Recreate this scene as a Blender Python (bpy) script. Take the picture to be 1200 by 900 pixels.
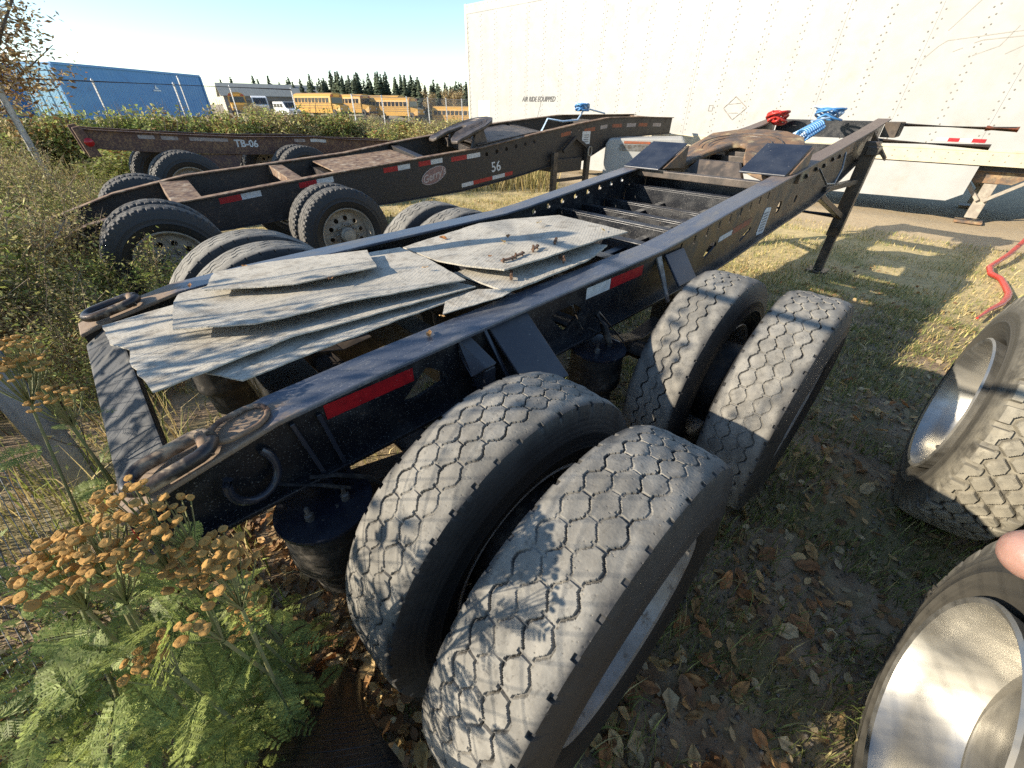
import bpy, math, random
import numpy as np
from mathutils import Vector, Matrix
from mathutils.geometry import tessellate_polygon
random.seed(7); RNG = np.random.default_rng(7)
for o in list(bpy.data.objects): bpy.data.objects.remove(o)
SC = bpy.context.scene; COL = SC.collection
PI = math.pi; R_ = math.radians
# ---------------------------------------------------------------- camera, sky, sun, exposure
cd = bpy.data.cameras.new('camera'); cam = bpy.data.objects.new('camera', cd); COL.objects.link(cam)
cd.sensor_width = 36; cd.sensor_fit = 'HORIZONTAL'; cd.lens = 36*472.8/1200; cd.clip_start = .01; cd.clip_end = 3000
cam.matrix_world = Matrix.Translation((0, 0, 1.597)) @ Matrix.Rotation(R_(55.5), 4, 'X') @ Matrix.Rotation(R_(.613), 4, 'Z')
SC.camera = cam
SUN_EL = R_(23.5); SH = Vector((-.954, -.30)).normalized()
SDIR = Vector((SH.x*math.cos(SUN_EL), SH.y*math.cos(SUN_EL), math.sin(SUN_EL)))
W = bpy.data.worlds.new('World'); SC.world = W; W.use_nodes = True
nt = W.node_tree; bg = nt.nodes['Background']
sky = nt.nodes.new('ShaderNodeTexSky'); sky.sky_type = 'NISHITA'; sky.sun_disc = False
sky.sun_elevation = SUN_EL; sky.sun_rotation = math.atan2(SH.x, SH.y); sky.altitude = 600; sky.air_density = 1.0; sky.dust_density = .1; sky.ozone_density = 2.0
nt.links.new(sky.outputs[0], bg.inputs[0]); bg.inputs[1].default_value = .125
sl = bpy.data.lights.new('sun', 'SUN'); sl.energy = 4.5; sl.angle = R_(.5); sl.color = (1, .90, .75)
sun = bpy.data.objects.new('sun', sl); COL.objects.link(sun); sun.rotation_euler = SDIR.to_track_quat('Z', 'Y').to_euler()
SC.view_settings.view_transform = 'Standard'; SC.view_settings.look = 'None'; SC.view_settings.exposure = 1.05; SC.view_settings.gamma = 1
SC.view_settings.use_curve_mapping = False
cy = SC.cycles; cy.use_denoising = False; cy.sample_clamp_indirect = 6; cy.max_bounces = 6; cy.diffuse_bounces = 3; cy.glossy_bounces = 3; cy.transmission_bounces = 3; cy.transparent_max_bounces = 4
# ---------------------------------------------------------------- helpers
def tag(o, label=None, cat=None, group=None, kind=None):
    if label: o['label'] = label
    if cat: o['category'] = cat
    if group: o['group'] = group
    if kind: o['kind'] = kind
    return o
def empty(name, loc=(0, 0, 0), rz=0, parent=None):
    o = bpy.data.objects.new(name, None); COL.objects.link(o); o.location = loc; o.rotation_euler = (0, 0, rz); o.parent = parent
    o.empty_display_size = .1
    return o
def link(name, me, parent=None, loc=None, rot=None, sc=None):
    o = bpy.data.objects.new(name, me); COL.objects.link(o); o.parent = parent
    if loc is not None: o.location = loc
    if rot is not None: o.rotation_euler = rot
    if sc is not None: o.scale = (sc, sc, sc) if isinstance(sc, (int, float)) else sc
    return o
def copy_tree(o, parent=None):
    c = o.copy(); COL.objects.link(c); c.parent = parent
    for ch in list(o.children): copy_tree(ch, c)
    return c
def frame(d, up=(0, 0, 1)):
    d = Vector(d).normalized(); up = Vector(up)
    if abs(d.dot(up)) > .98: up = Vector((1, 0, 0))
    s = d.cross(up).normalized(); return d, s, s.cross(d)
class MB:
    def __init__(s): s.v = []; s.f = []; s.m = []
    def add(s, vs, fs, mi=0):
        n = len(s.v); s.v += [tuple(v) for v in vs]; s.f += [tuple(i+n for i in f) for f in fs]; s.m += [mi]*len(fs); return s
    def hexa(s, p, mi=0):   # 8 points: bottom 4 ccw, top 4 ccw
        return s.add(p, [(3, 2, 1, 0), (4, 5, 6, 7), (0, 1, 5, 4), (1, 2, 6, 5), (2, 3, 7, 6), (3, 0, 4, 7)], mi)
    def box(s, x0, x1, y0, y1, z0, z1, mi=0):
        return s.hexa([(x0, y0, z0), (x1, y0, z0), (x1, y1, z0), (x0, y1, z0), (x0, y0, z1), (x1, y0, z1), (x1, y1, z1), (x0, y1, z1)], mi)
    def bar(s, a, b, w, h, mi=0, up=(0, 0, 1)):
        a = Vector(a); b = Vector(b); d, sd, u = frame(b-a, up); q = []
        for p in (a, b): pass
        f = lambda p, i, j: p+sd*(i*w/2)+u*(j*h/2)
        return s.hexa([f(a, -1, -1), f(a, 1, -1), f(b, 1, -1), f(b, -1, -1), f(a, -1, 1), f(a, 1, 1), f(b, 1, 1), f(b, -1, 1)], mi)
    def tube(s, path, r, n=8, mi=0, closed=False, caps=True):
        P = [Vector(p) for p in path]; N = len(P); rs = r if isinstance(r, (list, tuple)) else [r]*N
        vs = []; up = None
        for i in range(N):
            d = (P[(i+1) % N]-P[i-1]) if closed else (P[min(i+1, N-1)]-P[max(i-1, 0)])
            if d.length < 1e-9: d = Vector((0, 0, 1))
            d.normalize()
            if up is None:
                _, a, b = frame(d)
            else:
                a = up-d*up.dot(d)
                if a.length < 1e-6: _, a, b = frame(d)
                a.normalize(); b = d.cross(a)
            up = a
            for k in range(n):
                t = 2*PI*k/n; vs.append(P[i]+(a*math.cos(t)+b*math.sin(t))*rs[i])
        fs = []
        for i in range(N if closed else N-1):
            j = (i+1) % N
            for k in range(n): fs.append((i*n+k, i*n+(k+1) % n, j*n+(k+1) % n, j*n+k))
        if caps and not closed: fs += [tuple(range(n))[::-1], tuple((N-1)*n+k for k in range(n))]
        return s.add(vs, fs, mi)
    def lathe(s, prof, n=32, org=(0, 0, 0), axis='Z', mi=0, caps=False):
        vs = []; o = Vector(org)
        for r, h in prof:
            for k in range(n):
                t = 2*PI*k/n; c, q = r*math.cos(t), r*math.sin(t)
                vs.append(o+Vector((c, q, h) if axis == 'Z' else ((c, h, q) if axis == 'Y' else (h, c, q))))
        fs = []
        for i in range(len(prof)-1):
            for k in range(n): fs.append((i*n+k, i*n+(k+1) % n, (i+1)*n+(k+1) % n, (i+1)*n+k))
        if caps: fs += [tuple(range(n))[::-1], tuple((len(prof)-1)*n+k for k in range(n))]
        return s.add(vs, fs, mi)
    def plate(s, outer, holes, mp, t, mi=0):  # 2d polygon with holes, thickness t, mp(x,y,h)->3d
        loops = [outer]+list(holes); flat = [p for l in loops for p in l]; n = len(flat)
        tris = tessellate_polygon([[Vector((p[0], p[1], 0)) for p in l] for l in loops])
        vs = [mp(p[0], p[1], 0) for p in flat]+[mp(p[0], p[1], t) for p in flat]
        fs = [tuple(a) for a in tris]+[tuple(i+n for i in a[::-1]) for a in tris]
        k = 0
        for l in loops:
            m = len(l)
            for i in range(m): fs.append((k+i, k+(i+1) % m, n+k+(i+1) % m, n+k+i))
            k += m
        return s.add(vs, fs, mi)
    def sweep(s, path, w0, w1, t, mi=0):      # flange along (u,z) polyline, from l=w0 to w1, thickness t below; local y=-l
        vs = []
        for (u, z) in path: vs += [(u, -w0, z), (u, -w1, z), (u, -w1, z-t), (u, -w0, z-t)]
        fs = []; n = len(path)
        for i in range(n-1):
            a, b = 4*i, 4*i+4
            for k in range(4): fs.append((a+k, a+(k+1) % 4, b+(k+1) % 4, b+k))
        fs += [(3, 2, 1, 0), (4*n-4, 4*n-3, 4*n-2, 4*n-1)]
        return s.add(vs, fs, mi)
    def mesh(s, name, mats, smooth=None):
        me = bpy.data.meshes.new(name); me.from_pydata(s.v, [], s.f)
        for m in (mats if isinstance(mats, (list, tuple)) else [mats]): me.materials.append(m)
        if any(s.m): me.polygons.foreach_set('material_index', s.m)
        import bmesh
        bm = bmesh.new(); bm.from_mesh(me); bmesh.ops.recalc_face_normals(bm, faces=bm.faces); bm.to_mesh(me); bm.free()
        if smooth is not None:
            me.polygons.foreach_set('use_smooth', [True]*len(me.polygons)); me.set_sharp_from_angle(angle=R_(smooth))
        me.update(); return me
    def build(s, name, mats, parent=None, smooth=None, bevel=0, loc=None, rot=None):
        o = link(name, s.mesh(name, mats, smooth), parent, loc, rot)
        if bevel:
            b = o.modifiers.new('bevel', 'BEVEL'); b.width = bevel; b.segments = 2; b.limit_method = 'ANGLE'; b.angle_limit = R_(40)
        return o
def npmesh(name, V, tris=None, quads=None, mats=(), col=None, smooth=False):
    V = np.asarray(V, np.float32); me = bpy.data.meshes.new(name); me.vertices.add(len(V)); me.vertices.foreach_set('co', V.ravel())
    L = []; st = []; tot = []; k = 0
    for F, n in ((quads, 4), (tris, 3)):
        if F is not None and len(F):
            F = np.asarray(F, np.int32); L.append(F.ravel()); st.append(k+np.arange(len(F))*n); tot.append(np.full(len(F), n)); k += len(F)*n
    L = np.concatenate(L); me.loops.add(len(L)); me.loops.foreach_set('vertex_index', L)
    st = np.concatenate(st).astype(np.int32); tot = np.concatenate(tot).astype(np.int32)
    me.polygons.add(len(st)); me.polygons.foreach_set('loop_start', st); me.polygons.foreach_set('loop_total', tot)
    if smooth: me.polygons.foreach_set('use_smooth', np.ones(len(st), bool))
    for m in mats: me.materials.append(m)
    if col is not None:
        a = me.color_attributes.new('Col', 'FLOAT_COLOR', 'POINT'); c = np.ones((len(V), 4), np.float32); c[:, :3] = col; a.data.foreach_set('color', c.ravel())
    me.update(calc_edges=True); me.validate(); return me
def text_mesh(name, body, size, mat, shear=0, ext=.0008, bold=0):
    cu = bpy.data.curves.new(name, 'FONT'); cu.body = body; cu.size = size; cu.shear = shear; cu.extrude = ext; cu.align_x = 'CENTER'; cu.align_y = 'CENTER'; cu.offset = bold; cu.resolution_u = 3
    o = bpy.data.objects.new(name, cu); COL.objects.link(o); dg = bpy.context.evaluated_depsgraph_get(); dg.update()
    me = bpy.data.meshes.new_from_object(o.evaluated_get(dg)); bpy.data.objects.remove(o); me.materials.clear(); me.materials.append(mat); return me
# ---------------------------------------------------------------- materials
class NB:
    def __init__(s, name):
        s.m = bpy.data.materials.new(name); s.m.use_nodes = True; s.t = s.m.node_tree; s.b = s.t.nodes['Principled BSDF']; s.x = {}
    def n(s, ty, **k):
        q = s.t.nodes.new('ShaderNode'+ty)
        for a, v in k.items():
            if a.startswith('i_'):
                key = a[2:]; key = int(key) if key.isdigit() else key.replace('_', ' ')
                q.inputs[key].default_value = v
            else: setattr(q, a, v)
        return q
    def l(s, a, b): s.t.links.new(a, b)
    def co(s):
        if 'co' not in s.x: s.x['co'] = s.n('TexCoord').outputs['Object']
        return s.x['co']
    def rnd(s):
        if 'r' not in s.x: s.x['r'] = s.n('ObjectInfo').outputs['Random']
        return s.x['r']
    def noise(s, scale, detail=6, rough=.6, co=None, stretch=None, dist=0):
        c = co or s.co()
        if stretch:
            mp = s.n('Mapping'); mp.inputs['Scale'].default_value = stretch; s.l(c, mp.inputs[0]); c = mp.outputs[0]
        q = s.n('TexNoise'); q.inputs['Scale'].default_value = scale; q.inputs['Detail'].default_value = min(detail, 4); q.inputs['Roughness'].default_value = rough; q.inputs['Distortion'].default_value = dist
        s.l(c, q.inputs['Vector']); return q.outputs['Fac']
    def ramp(s, fac, lo, hi):
        q = s.n('MapRange'); q.interpolation_type = 'SMOOTHSTEP'; q.inputs[1].default_value = lo; q.inputs[2].default_value = hi; s.l(fac, q.inputs[0]); return q.outputs[0]
    def mix(s, fac, a, b):
        q = s.n('Mix', data_type='RGBA')
        if isinstance(fac, (int, float)): q.inputs[0].default_value = fac
        else: s.l(fac, q.inputs[0])
        for i, c in ((6, a), (7, b)):
            if isinstance(c, (tuple, list)): q.inputs[i].default_value = (*c, 1)
            else: s.l(c, q.inputs[i])
        return q.outputs[2]
    def fmix(s, fac, a, b):
        q = s.n('Mix', data_type='FLOAT'); s.l(fac, q.inputs[0])
        for i, c in ((2, a), (3, b)):
            if isinstance(c, (int, float)): q.inputs[i].default_value = c
            else: s.l(c, q.inputs[i])
        return q.outputs[0]
    def math(s, op, a, b=0.):
        q = s.n('Math', operation=op)
        for i, c in ((0, a), (1, b)):
            if isinstance(c, (int, float)): q.inputs[i].default_value = c
            else: s.l(c, q.inputs[i])
        return q.outputs[0]
    def xyz(s):
        if 'xyz' not in s.x: q = s.n('SeparateXYZ'); s.l(s.co(), q.inputs[0]); s.x['xyz'] = q.outputs
        return s.x['xyz']
    def bump(s, h, strength=.3, dist=.01):
        q = s.n('Bump'); q.inputs['Strength'].default_value = strength; q.inputs['Distance'].default_value = dist; s.l(h, q.inputs['Height'])
        if 'bn' in s.x: s.l(s.x['bn'], q.inputs['Normal'])
        s.x['bn'] = q.outputs[0]; s.l(q.outputs[0], s.b.inputs['Normal'])
    def out(s, color=None, rough=None, metal=None, **k):
        for key, v in (('Base Color', color), ('Roughness', rough), ('Metallic', metal)):
            if v is None: continue
            if isinstance(v, (tuple, list)): s.b.inputs[key].default_value = (*v, 1)
            elif isinstance(v, (int, float)): s.b.inputs[key].default_value = v
            else: s.l(v, s.b.inputs[key])
        for a, v in k.items(): s.b.inputs[a.replace('_', ' ')].default_value = v
        return s.m
def pm(name, c1, c2, scale=8, rough=.6, metal=0, dirt=None, bump=.15, bscale=60, lo=.35, hi=.65, stretch=None, r2=None, **k):
    b = NB(name); c = b.mix(b.ramp(b.noise(scale, stretch=stretch), lo, hi), c1, c2); rr = rough
    if dirt:
        dc, ds, dl, dh = dirt; f = b.ramp(b.noise(ds, 8, .7), dl, dh); c = b.mix(f, c, dc); rr = b.fmix(f, rough, r2 or .9)
        if metal: metal = b.fmix(f, metal, 0.)
    if bump: b.bump(b.noise(bscale, 5), bump, .004)
    return b.out(c, rr, metal, **k)
M = {}
def chassis_paint(name, base, dust, rust, r0=.32, front=True, rust_amt=.62, u_rear=-.42):
    b = NB(name); x = b.xyz()[0]; nz = b.noise(7, 8, .65); n2 = b.noise(38, 6, .7); sp = b.noise(230, 2, .5)
    f1 = b.ramp(nz, .42, .8); c = b.mix(b.math('MULTIPLY', f1, .55), base, dust)
    spk = b.ramp(sp, .63, .70); c = b.mix(b.math('MULTIPLY', spk, .35), c, (.45, .42, .36))
    rf = b.ramp(b.math('ADD', n2, b.math('MULTIPLY', nz, .5)), rust_amt+.22, rust_amt+.36)
    if front:
        ff = b.math('MULTIPLY', b.ramp(x, 1.45, 1.9), b.ramp(b.xyz()[1], -.560, -.563)); d2 = b.ramp(b.noise(3.2, 7, .7), .30, .62)
        c = b.mix(b.math('MULTIPLY', b.math('MULTIPLY', ff, d2), .8), c, (.10, .068, .04))
        rr = b.ramp(b.math('ADD', b.math('MULTIPLY', x, -1.), b.math('MULTIPLY', nz, .35)), -u_rear+.02, -u_rear+.14)
        rf = b.math('MAXIMUM', rf, b.math('MULTIPLY', rr, .85))
    c = b.mix(rf, c, b.mix(n2, rust, (.30, .19, .10)))
    ro = b.fmix(b.math('MAXIMUM', rf, b.math('MULTIPLY', f1, .8)), r0, .85)
    b.bump(n2, .12, .004); M[name] = b.out(c, ro, 0.); return M[name]
chassis_paint('black_paint', (.008, .009, .012), (.045, .040, .033), (.13, .065, .03), rust_amt=.72, u_rear=-1.2)
def flange_paint():
    b = NB('flange_paint'); x = b.xyz()[0]; nz = b.noise(5, 8, .65, stretch=(1, 3, 1)); n2 = b.noise(45, 6, .7); sc = b.noise(30, 4, .6, stretch=(.25, 6, 1))
    c = b.mix(b.ramp(nz, .42, .85), (.060, .068, .088), (.19, .18, .16))
    c = b.mix(b.math('MULTIPLY', b.ramp(sc, .62, .72), .5), c, (.36, .34, .30))
    rr = b.ramp(b.math('ADD', b.math('MULTIPLY', x, -1.), b.math('MULTIPLY', nz, .4)), .44, .52)
    fr = b.math('MULTIPLY', b.ramp(b.math('ADD', x, b.math('MULTIPLY', nz, .8)), 3.15, 3.6), .6)
    rf = b.math('MAXIMUM', b.math('MAXIMUM', b.math('MULTIPLY', rr, .9), b.ramp(n2, .68, .76)), fr)
    c = b.mix(rf, c, b.mix(n2, (.15, .085, .045), (.33, .24, .15))); b.bump(n2, .1, .003); c = b.mix(b.math('MULTIPLY', b.ramp(b.noise(170, 2), .62, .69), .3), c, (.42, .40, .36)); b.bump(b.noise(300, 2), .06, .002)
    return b.out(c, b.fmix(b.math('MAXIMUM', rf, b.ramp(nz, .45, .95)), .30, .8), 0.)
M['flange'] = flange_paint()
chassis_paint('dark_frame', (.020, .016, .014), (.07, .05, .036), (.10, .045, .022), r0=.5, front=False, rust_amt=.66)
chassis_paint('brown_frame', (.085, .036, .024), (.14, .09, .06), (.13, .05, .025), r0=.6, front=False, rust_amt=.5)
M['rust_top'] = pm('rust_top', (.26, .17, .10), (.10, .055, .035), 14, .85, dirt=((.40, .33, .24), 9, .5, .75))
M['rust_plate'] = pm('rust_plate', (.26, .15, .075), (.11, .085, .065), 9, .6, .2, dirt=((.40, .31, .17), 6, .48, .75), bump=.25, bscale=40)
M['grease'] = pm('grease', (.045, .038, .032), (.11, .085, .065), 9, .45, .3, dirt=((.16, .11, .07), 8, .55, .8))
M['gloss_black'] = pm('gloss_black', (.012, .014, .022), (.03, .032, .04), 6, .22, 0, dirt=((.14, .12, .09), 50, .62, .72), bump=.05)
M['blue_black'] = pm('blue_black', (.016, .019, .028), (.035, .038, .046), 6, .38, 0, dirt=((.28, .27, .25), 60, .66, .74), bump=.05)
M['bag_rubber'] = pm('bag_rubber', (.012, .012, .012), (.035, .031, .026), 8, .6, 0, dirt=((.12, .10, .075), 16, .5, .75))
M['steel_old'] = pm('steel_old', (.24, .23, .21), (.13, .11, .09), 20, .5, .6, dirt=((.17, .09, .04), 12, .55, .75))
M['red_tape'] = pm('red_tape', (.42, .012, .016), (.30, .01, .014), 30, .35, 0, dirt=((.45, .36, .28), 90, .66, .72), bump=.05)
M['white_tape'] = pm('white_tape', (.62, .62, .60), (.48, .47, .44), 30, .4, 0, dirt=((.25, .2, .15), 40, .58, .8), bump=.05)
M['faded_tape'] = pm('faded_tape', (.38, .33, .30), (.26, .2, .17), 30, .6, 0, dirt=((.12, .06, .04), 40, .55, .8), bump=.05)
M['orange_dirty'] = pm('orange_dirty', (.34, .09, .035), (.20, .08, .04), 25, .7, bump=.05)
M['white_paint'] = pm('white_paint', (.365, .358, .332), (.33, .322, .296), 3, .5, 0, dirt=((.27, .23, .16), 1.6, .52, .95), bump=.03, r2=.6)
M['cream_steel'] = pm('cream_steel', (.36, .32, .25), (.27, .23, .18), 12, .55, 0, dirt=((.20, .13, .08), 10, .55, .8))
M['silver_rim'] = pm('silver_rim', (.34, .32, .29), (.25, .23, .20), 14, .5, .25, dirt=((.16, .13, .10), 24, .56, .74))
M['galv'] = pm('galv', (.30, .31, .31), (.20, .21, .21), 25, .5, .6, bump=.08)
M['galv_post'] = pm('galv_post', (.42, .43, .44), (.33, .34, .34), 10, .55, .35, dirt=((.22, .19, .14), 6, .5, .8), bump=.08)
M['decal_white'] = pm('decal_white', (.66, .66, .64), (.5, .5, .48), 60, .5, bump=0)
M['decal_grey'] = pm('decal_grey', (.16, .16, .16), (.24, .24, .23), 60, .6, bump=0)
M['ghost_grey'] = pm('ghost_grey', (.27, .25, .21), (.32, .30, .26), 20, .6, bump=0)
M['script_pale'] = pm('script_pale', (.52, .42, .36), (.42, .34, .29), 40, .6, bump=0)
M['decal_black'] = pm('decal_black', (.03, .03, .03), (.06, .06, .06), 60, .6, bump=0)
M['logo_pink'] = pm('logo_pink', (.30, .16, .13), (.22, .13, .11), 40, .6, bump=.05)
M['red_paint'] = pm('red_paint', (.50, .035, .025), (.38, .03, .02), 12, .38, 0, dirt=((.55, .35, .28), 20, .66, .8))
M['red_lens'] = pm('red_lens', (.40, .008, .012), (.32, .006, .01), 10, .15, 0, bump=0)
M['blue_hose'] = pm('blue_hose', (.05, .17, .38), (.08, .24, .46), 20, .35, bump=0)
M['pale_hose'] = pm('pale_hose', (.50, .62, .72), (.35, .48, .62), 20, .4, bump=0)
M['rust_red'] = pm('rust_red', (.16, .085, .045), (.10, .06, .04), 40, .85)
M['container_blue'] = pm('container_blue', (.08, .24, .47), (.10, .27, .49), 1.5, .5, 0, dirt=((.14, .20, .28), 1.2, .55, .85), bump=0)
M['container_sunlit'] = pm('container_sunlit', (.16, .36, .52), (.2, .4, .54), 1.5, .5, 0, dirt=((.3, .36, .38), 2, .55, .85), bump=0)  # paler copy of container_blue: sunlight on the end face put into the colour
M['bus_yellow'] = pm('bus_yellow', (.50, .27, .04), (.45, .24, .04), 2, .4, bump=0)
M['bus_dark'] = pm('bus_dark', (.015, .017, .02), (.03, .03, .034), 5, .15, bump=0)
M['far_white'] = pm('far_white', (.72, .72, .70), (.64, .64, .62), 2, .5, bump=0)
M['roof_grey'] = pm('roof_grey', (.17, .18, .17), (.21, .22, .20), .6, .7, bump=0, stretch=(6, 1, 1))
M['wall_grey'] = pm('wall_grey', (.16, .155, .15), (.20, .19, .18), .5, .8, bump=0)
M['wall_tan'] = pm('wall_tan', (.48, .42, .34), (.42, .37, .30), .5, .8, bump=0)
M['bark'] = pm('bark', (.10, .075, .055), (.17, .14, .11), 18, .9, bump=.4, bscale=30)
M['stem_green'] = pm('stem_green', (.16, .19, .07), (.22, .20, .09), 30, .7, bump=.1)
M['stem_dry'] = pm('stem_dry', (.28, .21, .13), (.17, .12, .075), 30, .85, bump=.1)
M['button'] = pm('button', (.52, .29, .07), (.34, .17, .04), 260, .9, bump=.3, bscale=900)
M['skin'] = pm('skin', (.36, .205, .16), (.30, .165, .125), 60, .5, bump=.1, bscale=500, Subsurface_Weight=.12)
M['plastic_black'] = pm('plastic_black', (.016, .016, .017), (.028, .027, .026), 10, .3, 0, bump=.08)
M['wood_grey'] = pm('wood_grey', (.25, .20, .15), (.15, .12, .09), 20, .9, stretch=(1, 8, 8))
def vcol(name, rough=.75, trans=.25, add=(1, 1, 1)):
    b = NB(name); b.b.inputs['Specular IOR Level'].default_value = .25; a = b.n('VertexColor', layer_name='Col').outputs[0]
    hv = b.n('HueSaturation'); b.l(a, hv.inputs['Color']); v = b.n('MapRange', i_3=.8, i_4=1.2); b.l(b.rnd(), v.inputs[0]); b.l(v.outputs[0], hv.inputs['Value'])
    b.l(hv.outputs[0], b.b.inputs['Base Color']); b.b.inputs['Roughness'].default_value = rough
    if trans:
        tr = b.n('BsdfTranslucent'); b.l(hv.outputs[0], tr.inputs[0]); mx = b.n('MixShader'); mx.inputs[0].default_value = trans
        b.l(b.b.outputs[0], mx.inputs[1]); b.l(tr.outputs[0], mx.inputs[2]); b.l(mx.outputs[0], b.t.nodes['Material Output'].inputs[0])
    return b.m
M['grass'] = vcol('grass_blades', .7, .3); M['weed'] = vcol('weed_leaves', .7, .3); M['leaf'] = vcol('dry_leaf', .65, .25); M['needles'] = vcol('needles', .8, .1)
M['tansy'] = vcol('tansy_leaf', .55, .4)
def ground_mat():
    b = NB('ground_soil'); x, y, z = b.xyz(); n1 = b.noise(1.3, 8, .62); n2 = b.noise(9, 8, .7); n3 = b.noise(60, 5, .7)
    c = b.mix(b.ramp(n2, .35, .65), (.20, .135, .078), (.34, .245, .145)); c = b.mix(b.math('MULTIPLY', b.ramp(n3, .55, .7), .6), c, (.36, .29, .20))
    c = b.mix(b.math('MULTIPLY', b.ramp(n1, .45, .6), .5), c, (.16, .16, .05))
    dry = b.mix(b.ramp(n2, .35, .65), (.56, .44, .21), (.42, .33, .16)); dry = b.mix(b.math('MULTIPLY', b.ramp(n1, .5, .68), .6), dry, (.26, .25, .085))
    f = b.ramp(b.math('ADD', b.math('ADD', b.math('MULTIPLY', x, .3), y), b.math('MULTIPLY', n1, 2.)), 5.0, 6.6)
    c = b.mix(f, c, dry)
    sand = b.ramp(b.math('ADD', b.math('ADD', b.math('MULTIPLY', x, .69), b.math('MULTIPLY', y, .72)), b.math('MULTIPLY', n1, 1.2)), 8.6, 9.6)
    c = b.mix(b.math('MULTIPLY', sand, .85), c, b.mix(n2, (.46, .35, .21), (.36, .27, .17)))
    b.bump(n2, .5, .03); b.bump(n3, .5, .01); return b.out(c, .95, 0.)
M['ground'] = ground_mat()
def tyre_mat(name, dust, rubber, R=.4977, amt=.9, side=.18, groove=.012):
    b = NB(name); x, y, z = b.xyz(); r = b.math('SQRT', b.math('ADD', b.math('MULTIPLY', x, x), b.math('MULTIPLY', z, z)))
    n1 = b.noise(6, 8, .7); n2 = b.noise(45, 6, .7); n3 = b.noise(4, 6, .6)
    dc = b.mix(b.ramp(n1, .32, .68), tuple(v*1.12 for v in dust), tuple(v*.58 for v in dust)); dc = b.mix(b.math('MULTIPLY', b.ramp(n2, .54, .68), .6), dc, tuple(v*.4 for v in dust))
    top = b.ramp(r, R-groove, R-.003); top = b.math('MULTIPLY', top, amt)
    sw = b.math('MULTIPLY', b.math('MULTIPLY', b.ramp(n1, .35, .7), b.ramp(r, R-.12, R-.02)), side)
    f = b.math('MAXIMUM', top, sw); c = b.mix(f, rubber, dc); b.bump(n2, .25, .004)
    b.bump(b.math('MULTIPLY', b.math('SINE', b.math('MULTIPLY', r, 420.)), b.ramp(r, R-.03, R-.06)), .08, .003)
    return b.out(c, b.fmix(f, .55, .95), 0.)
M['tyre_dusty'] = tyre_mat('tyre_dusty', (.265, .245, .205), (.018, .017, .016))
M['tyre_black'] = tyre_mat('tyre_black', (.17, .155, .13), (.020, .019, .018), amt=.8, side=.25)
M['tyre_mud'] = tyre_mat('tyre_mud', (.36, .32, .235), (.075, .068, .054), amt=.8, side=1.3, groove=.02)
def chrome():
    b = NB('polished_rim'); n1 = b.noise(4.5, 4, .6, stretch=(1, .4, 2.2)); n2 = b.noise(60, 6, .7); f = b.ramp(n1, .35, .72)
    c = b.mix(b.math('MULTIPLY', f, .6), (.44, .42, .37), (.17, .15, .11)); b.bump(n2, .04, .002)
    return b.out(c, b.fmix(f, .32, .55), b.fmix(f, .88, .5))
M['chrome'] = chrome()
def mat_rubber():
    b = NB('belt_rubber'); n1 = b.noise(4, 8, .65); n2 = b.noise(30, 6, .7)
    def stripes(a, bq):
        x, y, z = b.xyz(); t = b.math('ADD', b.math('MULTIPLY', x, a), b.math('MULTIPLY', y, bq)); return b.math('PINGPONG', t, .5)
    h = b.math('MAXIMUM', b.ramp(stripes(38., 62.), .36, .48), b.ramp(stripes(38., -62.), .36, .48))
    c = b.mix(b.ramp(n1, .3, .7), (.37, .335, .27), (.49, .445, .36)); c = b.mix(b.math('MULTIPLY', b.ramp(b.noise(11, 4, .7), .52, .68), .55), c, (.20, .165, .12)); c = b.mix(b.math('MULTIPLY', b.ramp(n2, .5, .72), .6), c, (.13, .115, .09))
    c = b.mix(b.math('MULTIPLY', h, .2), c, (.18, .155, .115)); b.bump(h, .35, .004); b.bump(n2, .4, .006); return b.out(c, .9, 0.)
M['belt'] = mat_rubber()
# ---------------------------------------------------------------- ground
def sst(t): t = np.clip(t, 0, 1); return t*t*(3-2*t)
def gfar(x, y): return -1.5*sst((np.asarray(y, float)-24)/18)*sst((np.asarray(x, float)+29)/14)
def gz(x, y):
    return gfar(x, y)+.018*np.sin(x*2.1+1.3)*np.cos(y*1.7)+.012*np.sin(x*5.3+y*4.1)-.14*np.exp(-((x+3.6)**2+(y-5.2)**2)/5.)
def ground():
    a = np.linspace(-1, 1, 221); g = np.sinh(a*6.2)/np.sinh(6.2)*900; X, Y = np.meshgrid(g, g+2.0, indexing='ij')
    Z = np.where(np.hypot(X, Y) < 30, gz(X, Y)+.012*np.sin(X*13+Y*3)*np.sin(Y*11-X*4), gfar(X, Y))
    n = len(g); V = np.stack([X, Y, Z], -1).reshape(-1, 3); i = np.arange((n-1)*n).reshape(n-1, n)[:, :-1].ravel()
    o = link('ground', npmesh('ground', V, quads=np.stack([i, i+n, i+n+1, i+1], 1), mats=[M['ground']], smooth=True)); tag(o, kind='structure')
ground()
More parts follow.
